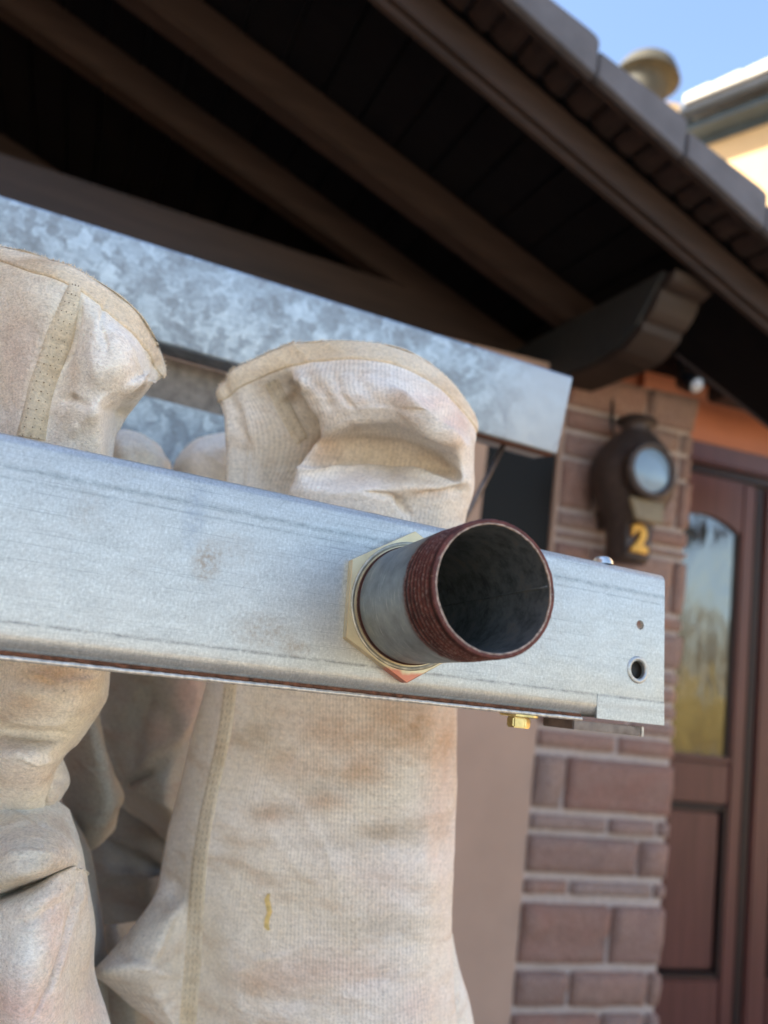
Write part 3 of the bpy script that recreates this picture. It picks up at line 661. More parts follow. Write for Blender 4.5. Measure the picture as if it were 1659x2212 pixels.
# square front skirt at the right end
s150 = onweb(1290, 1500)[0]
box('skirt', (s150, -.00025, zB - .0006), (sR + .0002, .0018, zB + .014), GALV, MF, rail, .0001)
def hexbolt(parent, M, r, hgt, mat, washer=None, dome=False):
    bm = bmesh.new(); bmesh.ops.create_cone(bm, segments=6, radius1=r, radius2=r, depth=hgt, cap_ends=True); bmesh.ops.translate(bm, verts=bm.verts[:], vec=(0, 0, hgt / 2))
    bmesh.ops.bevel(bm, geom=bm.edges[:], offset=r * .12, segments=2, affect='EDGES')
    b = bm_obj('bolt', bm, mat, M @ Matrix.Translation((0, 0, .0016)), parent)
    if washer:
        V, Fc = lathe([(0, 0), (washer, 0), (washer, .0012), (washer - .0006, .0016), (0, .0016)], 32); mesh_obj('washer', V, Fc, mat, M, b, False)
    return b
bs = onweb(1147, 1560)[0]; bz = zB - .0030
hexbolt(rail, MF @ Matrix.Translation((bs, .012, bz)) @ Matrix.Rotation(math.pi, 4, 'X'), .0072, .0062, ZINC, .0115)['label'] = 'yellow zinc hex bolt under the rail'
ts = onweb(1322, 1212)[0]
V, Fc = lathe([(0, .0052), (.003, .0050), (.0052, .0040), (.0066, .0020), (.0068, -.0003)], 28); tb = mesh_obj('bolt_head', V, Fc, ZINCW, MF @ Matrix.Translation((ts, .0085, zT)), rail, True); tb['label'] = 'small domed bright bolt head on top of the rail'

# pipe stub, thread rings and lock nut; pipe axis along -y of the rail frame
MP = MF @ Matrix.Rotation(math.radians(-4), 4, 'Z') @ Matrix.Rotation(math.pi / 2 - math.radians(.3), 4, 'X')    # z axis -> towards the viewer
PR = .0312; LEN = .0975; TL = .028; WALL = .0032
prof = [(PR, -.03)] + [(PR, LEN - TL - .045 + q * (.045) / 6) for q in range(7)]
def warp(V, amp=.00018, sc=120):
    V = V.copy()
    for i in range(len(V)):
        q = noise.noise((V[i, 0] * sc, V[i, 1] * sc, V[i, 2] * sc)); rr = math.hypot(V[i, 0], V[i, 1])
        if rr > 1e-6: V[i, :2] *= 1 + amp * q / rr
    return V
V, Fc = lathe([(PR, -.08), (PR, .004), (PR, .02), (PR, .04), (PR, LEN - TL + .001)], 96); stub = mesh_obj('pipe_stub', warp(V), Fc, PIPE, MP, rack, True)
stub['label'] = 'grey pipe stub with a rust red threaded mouth'
pitch = .0036; prof = [(PR, LEN - TL)]; nT = int(TL / pitch); z = LEN - TL
for k in range(nT):
    tp = .0007 * k / nT; z = LEN - TL + k * pitch; dp = .0019 * min(1, (k + 1) / 4)
    prof += [(PR - tp - .0002, z + .0002), (PR - tp, z + .0007), (PR - tp - .0001, z + .0014), (PR - tp - dp, z + .0024), (PR - tp - dp, z + .0029)]
prof += [(PR - .0008, LEN - .0008), (PR - .0012, LEN), (PR - WALL + .0004, LEN), (PR - WALL, LEN - .0005)]
V, Fc = lathe(prof, 128); V = warp(V, .00028, 520); mesh_obj('thread', V, Fc, THREAD, MP, stub, True)
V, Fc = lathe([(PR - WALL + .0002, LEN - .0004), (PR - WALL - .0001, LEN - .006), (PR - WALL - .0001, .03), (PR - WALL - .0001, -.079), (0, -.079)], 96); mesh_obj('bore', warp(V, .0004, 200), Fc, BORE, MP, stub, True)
V, Fc = lathe([(PR - WALL + .0005, LEN + .00003), (PR - WALL + .0003, LEN + .0001), (PR - WALL - .0001, LEN + .00005), (PR - WALL - .0002, LEN - .0008)], 96); mesh_obj('rim_edge', warp(V, .0003, 500), Fc, simple('worn_rim', (.40, .30, .24), .5, .5, 400, .6, .3, .0005), MP, stub, True)
V, Fc = tube([((PR - WALL - .0003) * math.cos(.17), (PR - WALL - .0003) * math.sin(.17), q) for q in np.linspace(-.02, LEN - .002, 12)], .0006, 6); mesh_obj('weld_seam', V, Fc, BORE, MP, stub, True)
V, Fc = lathe([(PR + .0002, .0088), (PR + .0007, .0093), (PR + .0002, .0104), (PR + .0007, .0112), (PR + .0001, .0120)], 96); mesh_obj('rust_ring', V, Fc, THREAD, MP, stub, True)
NR = .0412; nz = .0075
bm = bmesh.new(); bmesh.ops.create_cone(bm, segments=6, radius1=NR, radius2=NR, depth=nz, cap_ends=True); bmesh.ops.translate(bm, verts=bm.verts[:], vec=(0, 0, nz / 2 + .0003))
bmesh.ops.rotate(bm, verts=bm.verts[:], cent=(0, 0, 0), matrix=Matrix.Rotation(math.radians(2), 3, 'Z')); bmesh.ops.bevel(bm, geom=bm.edges[:], offset=.0004, segments=1, affect='EDGES')
nut = bm_obj('lock_nut', bm, NUT, MP, rack); cut(nut, [(MP, PR - .0006, .05)]); nut['label'] = 'flat yellowish hexagonal lock nut round the pipe stub'
V, Fc = lathe([(.0348, nz + .0001), (.0347, nz + .0006), (.0335, nz + .0007), (.0316, nz - .0002)], 72); mesh_obj('washer_face', V, Fc, simple('worn_zinc', (.42, .38, .29), .45, .7, 200, .3, .25, .0004), MP, nut, True)

# back rail
bl = P(-420, 420 + .3177 * -420, .668); q0 = P(330, 525, .784); q1 = P(1237, 813, .925)
q0b = P(330, 727, .784); q1b = P(1217, 988, .925)
xr = nrm(q1 - q0); zr = q0 - q0b; zr = nrm(zr - (zr @ xr) * xr); yr = np.cross(zr, xr)
if (RW.T @ yr)[2] < 0: yr = -yr
# tilt the face a little skyward by keeping z as measured
MB = frame(q1, xr, yr, zr); Lb = np.linalg.norm(q1 - q0); hB = (q1 - q1b) @ zr
prb = c_profile(-hB, 0, .06, .003, .004, .004)
brail = bm_obj('back_rail', prism_bm(prb, -1.35, 0, 'x'), GALVB, MB, rack); sharp(brail, 28); brail['label'] = 'rear galvanized channel rail in spangled zinc tinted sky blue'
# second, lower back member seen between the sleeves
lw = P(420, 960, .86)
box('lower_back_rail', (-1.2, .03, -.235), (-.12, .07, -.155), GALVB, MB, rack, .003)
box('channel_shade_plate', (-1.2, .055, -.153), (-.33, .061, -hB - .002), SHADOWSTEEL, MB, rack)  # dark steel stands in for shade inside the rear channel
box('end_post', (-.115, .008, -1.0), (-.06, .058, -hB - .002), SHADOWSTEEL, MB, rack, .002) if False else None
V, Fc = tube([P(1093, 950, .93), P(1026, 1082, .875), P(930, 1270, .80), P(930, 1700, .80)], .0035, 8); mesh_obj('brace_rod', V, Fc, SHADOWSTEEL, I4, rack, True)
box('rust_edge', (-.17, .0, -hB - .0016), (-.002, .02, -hB - .0002), RUST, MB, rack, .0004)
# legs and cross tie out of the picture on the left
for (Mx, s, nm) in ((MF, sL + .02, 'a'), (MB, -1.30, 'b')):
    top = Mx @ Vector((s, .05, -.01)); box('leg', (-.02, -.02, 0), (.02, .02, top.z), GALV, T((top.x, top.y, 0)), rack, .002)
A_ = np.array(MF @ Vector((sL + .02, .03, 0))); B_ = np.array(MB @ Vector((-1.30, .03, -.05))); V, Fc = tube([A_, B_], .018); mesh_obj('cross_tie', V, Fc, GALV, I4, rack, True)

# ------------------------------------------------------------------ filter sleeves (bags)
def cr(Pm, n, closed):
    """Catmull-Rom along axis 0"""
    Pm = np.asarray(Pm, float); m = len(Pm); out = []
    segs = m if closed else m - 1
    for i in range(segs):
        if closed: p0, p1, p2, p3 = Pm[(i - 1) % m], Pm[i], Pm[(i + 1) % m], Pm[(i + 2) % m]
        else: p0, p1, p2, p3 = Pm[max(i - 1, 0)], Pm[i], Pm[i + 1], Pm[min(i + 2, m - 1)]
        for k in range(n):
            t = k / n; out.append(.5 * (2 * p1 + (p2 - p0) * t + (2 * p0 - 5 * p1 + 4 * p2 - p3) * t * t + (3 * p1 - p0 - 3 * p2 + p3) * t ** 3))
    if not closed: out.append(Pm[-1])
    return np.array(out)
def poly_dist(px, py, line):
    best = np.full(px.shape, 1e9); par = np.zeros(px.shape); L = 0; tot = sum(math.dist(line[i], line[i + 1]) for i in range(len(line) - 1)); acc = 0
    for (x0, y0), (x1, y1) in zip(line[:-1], line[1:]):
        dx, dy = x1 - x0, y1 - y0; l2 = dx * dx + dy * dy; t = np.clip(((px - x0) * dx + (py - y0) * dy) / l2, 0, 1)
        d = np.hypot(px - x0 - t * dx, py - y0 - t * dy); m = d < best; best = np.where(m, d, best); par = np.where(m, (acc + t * math.sqrt(l2)) / tot, par); acc += math.sqrt(l2)
    return best, par
class Bag: pass
def bag(name, label, rows, D, T_, mat, ncol=14, nrow=14, strokes=(), stains=(), wr=.0012, wsc=22, cz=.0016, mouth=True, parent=None, cat='filter sleeve', group=None, fine=.0005):
    R = []
    for row in rows:
        F_ = [P(x, y, D + dz) for x, y, dz in row]
        xl, yl, dl = row[0]; xr_, yr_, dr = row[-1]
        Tb = max(T_, max(q[2] for q in row) + .012); Bk = [P(xr_ + (xl - xr_) * f, yr_ + (yl - yr_) * f, D + Tb * g) for f, g in ((.12, .9), (.5, 1.0), (.88, .9))]
        R.append(F_ + Bk)
    nf = len(rows[0])
    if mouth:
        r0 = np.array(R[0]); c = r0.mean(0); fw = RW[:, 2]; d1 = c + (r0 - c) * .94 + fw * .004; d1[:, 2] -= .003; d2 = c + (r0 - c) * .45 + fw * T_ * .35; d2[:, 2] -= .035
        R = [list(d2), list(d1)] + R
    R = np.array(R)                                              # rows x cols x 3
    A = np.array([cr(R[i], ncol, True) for i in range(len(R))])  # dense columns
    G = cr(A, nrow, False)                                       # dense rows
    nr, nc = G.shape[:2]
    du = np.linalg.norm(np.roll(G, -1, 1) - G, axis=2).mean(0); U = np.concatenate([[0], np.cumsum(du)])[:nc]
    dv = np.linalg.norm(G[1:] - G[:-1], axis=2).mean(1); Vv = np.concatenate([[0], np.cumsum(dv)])
    uv = np.stack(np.broadcast_arrays(U[None, :], -Vv[:, None]), -1).reshape(-1, 2)
    V = G.reshape(-1, 3)
    a = np.roll(G, -1, 1) - np.roll(G, 1, 1); b = np.gradient(G, axis=0); N = np.cross(a, b); N /= np.linalg.norm(N, axis=2, keepdims=True) + 1e-12
    cen = G.mean(axis=1, keepdims=True); sgn = np.sign(((G - cen) * N).sum((1, 2)))[:, None, None]; N = (N * sgn).reshape(-1, 3)
    px, py, dd = proj(V)
    colid = np.tile(np.arange(nc), nr); front = (colid <= (nf - 1) * ncol)
    disp = np.zeros(len(V))
    for (line, wdt, amp) in strokes:
        d, par = poly_dist(px, py, line); tp = np.clip(np.minimum(par, 1 - par) * 5, 0, 1) if len(line) > 1 else 1
        disp += amp * np.exp(-(d / wdt) ** 2) * (tp * .85 + .15) * front
    o3 = (hash(name) % 97) * .37 if False else len(name) * 1.37 + D * 31
    for i in range(len(V)):
        v = V[i]; disp[i] += wr * noise.noise((v[0] * wsc + o3, v[1] * wsc, v[2] * wsc)) + fine * noise.noise((v[0] * 90 + o3, v[1] * 90, v[2] * 60))
        rg = 1 - abs(noise.noise((v[0] * 9 + o3, v[1] * 9 + 4, v[2] * 20 + v[0] * 10))) * 2.2; mk = max(0, noise.noise((v[0] * 7, v[1] * 7 + o3, v[2] * 7)) + .25)
        if rg > 0: disp[i] += cz * rg ** 4 * mk * 2 - cz * .6 * mk
        rg = 1 - abs(noise.noise((v[0] * 24 + o3, v[1] * 24 + 9, v[2] * 36 - v[0] * 14))) * 2.6
        if rg > 0: disp[i] += cz * .35 * rg ** 3 * mk
    V = V + N * disp[:, None]
    st = np.zeros((len(V), 4)); st[:, 3] = 1
    for (x, y, rx, ry, ch, k) in stains:
        g = np.exp(-(((px - x) / rx) ** 2 + ((py - y) / ry) ** 2)) * k * front; st[:, ch] = np.maximum(st[:, ch], g)
    idx = np.arange(nr * nc).reshape(nr, nc)
    i0 = idx[:-1]; i1 = idx[1:]; Fc = np.stack([i0, i1, np.roll(i1, -1, 1), np.roll(i0, -1, 1)], -1).reshape(-1, 4).tolist()
    Fc.append(idx[-1].tolist()[::-1]); Fc.append(idx[0].tolist())
    org = V.mean(0); org = np.array([org[0], org[1], V[:, 2].min()])
    if parent is None: o = mesh_obj(name, V - org, Fc, mat, T(org), None, True, uv, st); tag(o, label, cat, group)
    else: o = mesh_obj(name, V - org, Fc, mat, T(org), parent, True, uv, st)
    B = Bag(); B.o = o; B.V = V; B.F = Fc; B.bvh = BVHTree.FromPolygons(V.tolist(), Fc); B.G = V.reshape(nr, nc, 3); B.N = N.reshape(nr, nc, 3); B.nf = nf; B.ncol = ncol; B.nrow = nrow; B.off = 2 * nrow if mouth else 0
    return B
def hit(B, x, y):
    d = ray(x, y); d = d / np.linalg.norm(d); h, n, i, t = B.bvh.ray_cast(Vector(CAM), Vector(d))
    if h is None: return None, None
    n = np.array(n); n = n if n @ d < 0 else -n
    return np.array(h), n
def hem(B, rows, lift, thick, mat, label=None, fray=.0006):
    """binding strip lying on the sleeve between two control rows, front half"""
    r0 = B.off; r1 = B.off + int(rows * B.nrow); c1 = (B.nf - 1) * B.ncol
    G = B.G[r0:r1 + 1, :c1 + 1]; N = B.N[r0:r1 + 1, :c1 + 1]; nr, nc = G.shape[:2]
    out = G + N * lift; out = out.copy()
    j = np.array([fray * noise.noise((i * .9, 3.1, r0)) + fray * noise.noise((i * .31, 9.1, 2)) for i in range(nc)])
    tdir = G[0] - G[1]; tdir /= np.linalg.norm(tdir, axis=1, keepdims=True) + 1e-9
    out[0] += tdir * (.0018 + j[:, None]) - N[0] * lift * .5; out[-1] -= N[-1] * (lift * .8)
    inn = G - N * .0005; inn[0] += tdir * (.0012 + j[:, None])
    V = np.concatenate([out.reshape(-1, 3), inn.reshape(-1, 3)]); idx = np.arange(nr * nc).reshape(nr, nc); k = nr * nc; Fc = []
    q = np.stack([idx[:-1, :-1], idx[1:, :-1], idx[1:, 1:], idx[:-1, 1:]], -1).reshape(-1, 4); Fc += q.tolist(); Fc += (q[:, ::-1] + k).tolist()
    for i in range(nc - 1): Fc += [[i, i + 1, k + i + 1, k + i]]; e = (nr - 1) * nc; Fc += [[e + i + 1, e + i, k + e + i, k + e + i + 1]]
    uv = np.tile(np.stack(np.broadcast_arrays(np.arange(nc)[None, :] * .003, np.arange(nr)[:, None] * .003), -1).reshape(-1, 2), (2, 1))
    M = WM[B.o]; org = np.array(M.translation); V = V - org
    ho = mesh_obj('hem', V, Fc, mat, M, B.o, True, uv)
    FV = []; FF = []
    for q in range(1500):
        i = rng.integers(0, nc - 1); f = rng.random(); b = out[0, i] * (1 - f) + out[0, i + 1] * f; d = nrm(tdir[i] + .9 * rng.normal(size=3) * .6 + N[0, i] * .3); l = .0010 + .0022 * rng.random() ** 2; w = nrm(np.cross(d, rng.normal(size=3))) * .00011
        k0 = len(FV); m_ = b + d * l * .5 + rng.normal(size=3) * .0003; FV += [b - w, b + w, m_ + w, m_ - w, b + d * l]; FF += [(k0, k0 + 1, k0 + 2, k0 + 3), (k0 + 3, k0 + 2, k0 + 4)]
    fo = mesh_obj('frayed_fibres', np.array(FV) - org, FF, mat, M, ho); fo['kind'] = 'stuff'
    return ho
def seam(B, line, hw, lift, mat, n=90, name='seam', rows=(-.55, .0, .55), stitch=True, label=None, sp=2.4, sw=.00045, gap=4.5):
    L = cr(np.array(line), 16, False); seg = np.linalg.norm(np.diff(L, axis=0), axis=1); cum = np.concatenate([[0], np.cumsum(seg)]); ts = np.linspace(0, cum[-1], n)
    X = np.interp(ts, cum, L[:, 0]); Y = np.interp(ts, cum, L[:, 1]); dx = np.gradient(X); dy = np.gradient(Y); l = np.hypot(dx, dy); nx, ny = -dy / l, dx / l
    W = np.interp(ts, cum, L[:, 2]) if L.shape[1] > 2 else np.full(n, hw)
    V = []; Fc = []; prof = ((-1, .0), (-.92, .85), (-.5, 1.), (0, .9), (.5, 1.), (.92, .85), (1, 0.)); keep = []
    last = None
    for i in range(n):
        rowv = []
        for f, g in prof:
            h, nn = hit(B, X[i] + nx[i] * W[i] * f, Y[i] + ny[i] * W[i] * f)
            if h is None: rowv = None; break
            rowv.append(h + nn * lift * g)
        if rowv is None: continue
        keep.append(i); V += rowv
    m = len(prof)
    for i in range(len(keep) - 1):
        if keep[i + 1] - keep[i] == 1:
            for k in range(m - 1): Fc.append((i * m + k, (i + 1) * m + k, (i + 1) * m + k + 1, i * m + k + 1))
    V = np.array(V); M = WM[B.o]; org = np.array(M.translation)
    uv = np.array([(k * .004, i * .003) for i in range(len(keep)) for k in range(m)])
    so_ = mesh_obj(name, V - org, Fc, mat, M, B.o, True, uv)
    if stitch:
        SV = []; SF = []
        for f in rows:
            t = 0
            while t < cum[-1]:
                x = np.interp(t, ts, X) + np.interp(t, ts, nx) * np.interp(t, ts, W) * f; y = np.interp(t, ts, Y) + np.interp(t, ts, ny) * np.interp(t, ts, W) * f
                h, nn = hit(B, x, y); x2 = x + np.interp(t, ts, dx / l) * sp; y2 = y + np.interp(t, ts, dy / l) * sp; h2, n2 = hit(B, x2, y2)
                if h is not None and h2 is not None and np.linalg.norm(h2 - h) < .01:
                    a = nrm(h2 - h); c = np.cross(nn, a) * sw; hgt = nn * (lift + .00022); lo = nn * (lift * .5)
                    b = len(SV); SV += [h + c + lo, h - c + lo, h2 - c + lo, h2 + c + lo, h + c * .5 + hgt, h - c * .5 + hgt, h2 - c * .5 + hgt, h2 + c * .5 + hgt]
                    SF += [(b + 4, b + 5, b + 6, b + 7), (b, b + 1, b + 5, b + 4), (b + 1, b + 2, b + 6, b + 5), (b + 2, b + 3, b + 7, b + 6), (b + 3, b, b + 4, b + 7)]
                t += sp + gap + random.random() * 1.2
        if SV: st = mesh_obj('stitching', np.array(SV) - org, SF, THRD, M, so_); st['kind'] = 'stuff'
    return so_

# --- centre sleeve
c2 = [
 [(475, 850, .020), (512, 800, .000), (600, 757, -.005), (648, 746, -.010), (740, 740, -.018), (840, 750, -.018), (918, 782, -.012), (985, 842, .0), (1024, 922, .03)],
 [(480, 874, .020), (524, 838, .002), (600, 806, -.004), (642, 792, -.013), (740, 779, -.032), (835, 787, -.036), (905, 814, -.034), (972, 866, -.02), (1025, 936, .025)],
 [(487, 900, .020), (545, 878, .005), (672, 850, .024), (634, 826, -.026), (738, 828, -.048), (835, 834, -.056), (908, 862, -.054), (972, 902, -.037), (1026, 947, .02)],
 [(489, 930, .020), (560, 915, .007), (724, 890, .034), (666, 862, -.032), (752, 872, -.056), (840, 872, -.062), (918, 906, -.066), (978, 934, -.050), (1024, 960, .012)],
 [(490, 957, .020), (565, 950, .009), (752, 928, .038), (694, 934, -.034), (768, 902, -.052), (852, 900, -.056), (932, 936, -.066), (990, 958, -.052), (1022, 973, .01)],
 [(491, 988, .020), (565, 985, .011), (738, 966, .038), (673, 964, -.030), (768, 955, -.014), (862, 960, -.010), (944, 982, -.022), (997, 1000, -.036), (1022, 1008, .01)],
 [(491, 1018, .020), (560, 1015, .012), (716, 1012, .038), (643, 1010, -.042), (745, 1022, -.016), (850, 1020, -.008), (944, 1020, -.012), (1000, 1038, -.034), (1023, 1040, .01)],
 [(491, 1048, .020), (555, 1046, .012), (684, 1044, .032), (633, 1042, -.040), (730, 1052, -.050), (830, 1047, -.050), (905, 1050, -.044), (985, 1062, -.030), (1020, 1072, .01)],
 [(491, 1090, .020), (555, 1088, .012), (664, 1085, .028), (622, 1082, -.036), (725, 1090, -.052), (810, 1092, -.050), (880, 1100, -.038), (960, 1105, -.030), (1004, 1122, .01)],
 [(490, 1200, .03), (540, 1200, .01), (610, 1200, -.005), (640, 1200, -.02), (730, 1200, -.036), (810, 1200, -.036), (880, 1200, -.032), (950, 1200, -.02), (992, 1205, .015)],
 [(478, 1380, .05), (505, 1380, .01), (590, 1380, -.01), (660, 1380, -.022), (740, 1380, -.030), (810, 1380, -.030), (880, 1380, -.026), (940, 1380, -.012), (988, 1380, .03)],
]
LOW = {
 1500: [(440, 1500, .07), (492, 1500, .012), (580, 1510, -.010), (650, 1515, -.022), (730, 1520, -.030), (810, 1520, -.030), (880, 1525, -.026), (945, 1530, -.012), (986, 1535, .03)],
 1640: [(400, 1640, .08), (475, 1640, .012), (570, 1650, -.012), (650, 1655, -.024), (730, 1660, -.032), (810, 1660, -.033), (880, 1660, -.029), (945, 1660, -.014), (985, 1660, .03)],
 1790: [(365, 1790, .08), (440, 1790, .014), (545, 1800, -.012), (640, 1800, -.024), (725, 1800, -.032), (810, 1805, -.033), (880, 1805, -.030), (942, 1805, -.016), (982, 1805, .03)],
 1930: [(352, 1930, .08), (422, 1930, .016), (530, 1940, -.012), (630, 1945, -.026), (720, 1950, -.034), (805, 1950, -.035), (878, 1950, -.031), (938, 1950, -.016), (977, 1950, .03)],
 2080: [(350, 2080, .08), (410, 2080, .018), (520, 2090, -.012), (625, 2095, -.026), (718, 2100, -.034), (803, 2100, -.034), (876, 2090, -.029), (935, 2080, -.012), (972, 2060, .03)],
 2240: [(345, 2240, .08), (400, 2240, .02), (510, 2250, -.012), (620, 2255, -.026), (715, 2260, -.033), (802, 2260, -.034), (880, 2240, -.03), (945, 2220, -.014), (985, 2200, .025)],
 2420: [(340, 2420, .08), (395, 2420, .02), (510, 2430, -.012), (620, 2430, -.026), (715, 2440, -.033), (802, 2440, -.034), (880, 2430, -.03), (950, 2420, -.014), (1000, 2410, .025)],
}
c2 = [[r[0], ((r[0][0] + r[1][0]) / 2, (r[0][1] + r[1][1]) / 2, (r[0][2] + r[1][2]) / 2 - .003)] + r[1:] for r in c2]
ys_ = sorted(LOW)
for (a0_, b0_, c0_) in (((440, 1500, .07), (468, 1500, .030), (493, 1500, .012)), ((402, 1640, .08), (440, 1640, .034), (475, 1640, .012)), ((368, 1780, .08), (404, 1780, .036), (443, 1780, .014)), ((350, 1870, .070), (388, 1870, .042), (430, 1870, .016)),
                        ((336, 1930, .050), (382, 1932, .036), (423, 1930, .016)), ((290, 1998, .028), (352, 1996, .006), (417, 1995, .018)), ((236, 2062, .014), (330, 2060, -.012), (413, 2058, .018)), ((206, 2100, .004), (318, 2102, -.018), (410, 2095, .018)),
                        ((234, 2130, .022), (324, 2136, -.006), (408, 2132, .018)), ((292, 2176, .034), (350, 2180, .004), (405, 2178, .018)), ((350, 2226, .045), (378, 2230, .014), (402, 2232, .020)), ((372, 2330, .06), (386, 2330, .02), (398, 2330, .02)), ((372, 2430, .06), (386, 2430, .02), (398, 2430, .02))):
    y_ = c0_[1]; rest = []
    for q in range(2, 9):
        rest.append(tuple(float(np.interp(y_, ys_, [LOW[k_][q][w_i] for k_ in ys_])) + (0 if w_i != 1 else 0) for w_i in range(3)))
    c2.append([a0_, b0_, c0_] + rest)
st2 = [([(850, 838), (885, 880), (930, 925), (1005, 962)], 6, .004), ([(700, 960), (780, 955), (870, 965), (950, 990)], 12, -.004), ([(645, 1012), (720, 1028), (850, 1024), (985, 1042)], 5, .0035), ([(645, 800), (655, 850), (690, 900)], 6, .0025), ([(720, 800), (735, 850), (770, 890)], 5, -.002), ([(780, 1060), (850, 1075), (880, 1105)], 6, -.003), ([(500, 900), (540, 960), (545, 1030)], 9, -.002), ([(700, 935), (760, 905), (850, 900), (930, 940)], 9, .0035), ([(655, 800), (700, 850), (720, 900)], 12, -.003), ([(760, 800), (800, 850), (830, 880)], 14, -.0022), ([(900, 830), (950, 880), (985, 930)], 9, -.0025), ([(560, 1650), (650, 1670), (700, 1700)], 9, .0006), ([(900, 1700), (940, 1780), (960, 1900)], 9, -.0012), ([(480, 2120), (560, 2070), (640, 2060)], 8, .0014), ([(320, 2105), (360, 2060), (400, 1960)], 10, -.003), ([(215, 2100), (290, 2085), (390, 2110)], 10, .003), ([(650, 850), (636, 835), (632, 822)], 10, -.004), ([(839, 838), (880, 880), (925, 925), (1000, 962)], 14, .006), ([(640, 1014), (740, 1034), (860, 1030), (960, 1030)], 8, .004), ([(1000, 1040), (960, 1010), (900, 985)], 12, -.004), ([(860, 1075), (872, 1098), (885, 1115)], 7, -.005), ([(905, 1072), (960, 1064), (1000, 1056)], 10, -.005),
       ([(640, 1012), (720, 1032), (840, 1030)], 9, .003), ([(595, 860), (625, 845), (640, 850)], 12, .003), ([(575, 820), (610, 890), (655, 968)], 6, -.0015),
       ([(620, 1775), (720, 1730), (830, 1745)], 14, .0014), ([(640, 1845), (760, 1810), (960, 1850)], 16, -.0012), ([(700, 1990), (850, 1960), (975, 1985)], 18, .0013), ([(560, 2180), (680, 2160), (900, 2080)], 18, -.0016),
       ([(800, 2040), (900, 2020), (970, 2030)], 12, .0010), ([(850, 1600), (930, 1590), (985, 1600)], 12, .0010), ([(520, 1900), (560, 1990), (540, 2100)], 24, -.0006)]
sn2 = [(890, 1560, 110, 70, 0, .85), (960, 1600, 50, 120, 0, .8), (760, 1585, 130, 55, 0, .65), (650, 1650, 90, 36, 0, .5), (790, 1660, 60, 40, 0, .7), (700, 1730, 60, 20, 0, .5), (580, 1760, 40, 22, 0, .5), (840, 1800, 90, 26, 2, .45), (560, 2120, 60, 30, 0, .4), (820, 2000, 90, 26, 2, .4), (545, 1590, 60, 40, 2, .35), (490, 1560, 14, 60, 0, .6), (800, 935, 110, 40, 2, .35), (760, 995, 150, 24, 2, .35), (700, 975, 40, 35, 0, .6), (930, 870, 60, 22, 1, .75), (985, 915, 30, 45, 1, .7),  # colour blobs; some brown ones darken the fold pocket
       (600, 1750, 60, 18, 2, .3), (850, 1900, 120, 70, 1, .3), (720, 2100, 150, 50, 1, .5), (950, 1800, 40, 200, 1, .45), (930, 1065, 40, 12, 0, .5), (560, 1000, 60, 70, 2, .22), (900, 2170, 60, 60, 1, .5), (750, 1820, 120, 20, 2, .28), (700, 1700, 80, 20, 2, .28)]
B2 = bag('filter_sleeve', 'tall woven cream sleeve hanging behind the pipe stub, its top folded over', c2, .565, .11, FAB2, 16, 16, st2, sn2, wr=.0014, cz=.0007)
hem(B2, .95, .0014, .003, HEM, fray=.0011)
seam(B2, [(499, 1470, 13), (489, 1560, 14), (473, 1640, 14), (447, 1760, 15), (432, 1858, 16), (424, 1959, 17), (416, 2081, 18), (404, 2225, 18)], 15, .0011, SEAM, 170, rows=(-.6, .0, .6), sp=8, sw=.00016, gap=7)
seam(B2, [(586, 822, 15), (616, 885, 17), (652, 950, 15)], 16, .0014, SEAM, 40, rows=(-.5, .4), sp=6, sw=.0002, gap=6)
def straw(B, pts, wpx, name, label):
    V = []; Fc = []
    for i, (x, y) in enumerate(pts):
        w = wpx * (.55 if i in (0, len(pts) - 1) else 1)
        for f, g in ((-1, .0003), (-.6, .0018), (.5, .0014), (1, .0003)):
            h, n = hit(B, x + w * f, y); V.append(h + n * g)
    for i in range(len(pts) - 1):
        for k in range(3): Fc.append((i * 4 + k, (i + 1) * 4 + k, (i + 1) * 4 + k + 1, i * 4 + k + 1))
        Fc.append((i * 4 + 3, (i + 1) * 4 + 3, (i + 1) * 4, i * 4))
    V = np.array(V); o = V.mean(0); return tag(mesh_obj(name, V - o, Fc, STRAW, T(o)), label, 'straw')
straw(B2, [(581, 1930), (577, 1942), (581, 1958), (583, 1970), (577, 1985), (576, 2000), (581, 2008)], 5.5, 'straw_piece', 'short yellow piece of straw stuck to the tall woven sleeve')
fl2 = [[(960, 2010, .02), (968, 2005, .01), (974, 2010, .02), (980, 2020, .03)], [(955, 2060, .02), (970, 2055, .0), (982, 2060, .01), (990, 2080, .03)], [(950, 2130, .02), (975, 2120, -.01), (1000, 2130, .005), (1010, 2150, .03)],
       [(950, 2200, .02), (980, 2200, -.015), (1010, 2200, .0), (1022, 2210, .03)], [(950, 2330, .02), (985, 2330, -.015), (1020, 2330, .0), (1034, 2330, .03)]]
bag('rear_flap', None, fl2, .60, .05, FAB3, 12, 12, mouth=False, parent=B2.o)

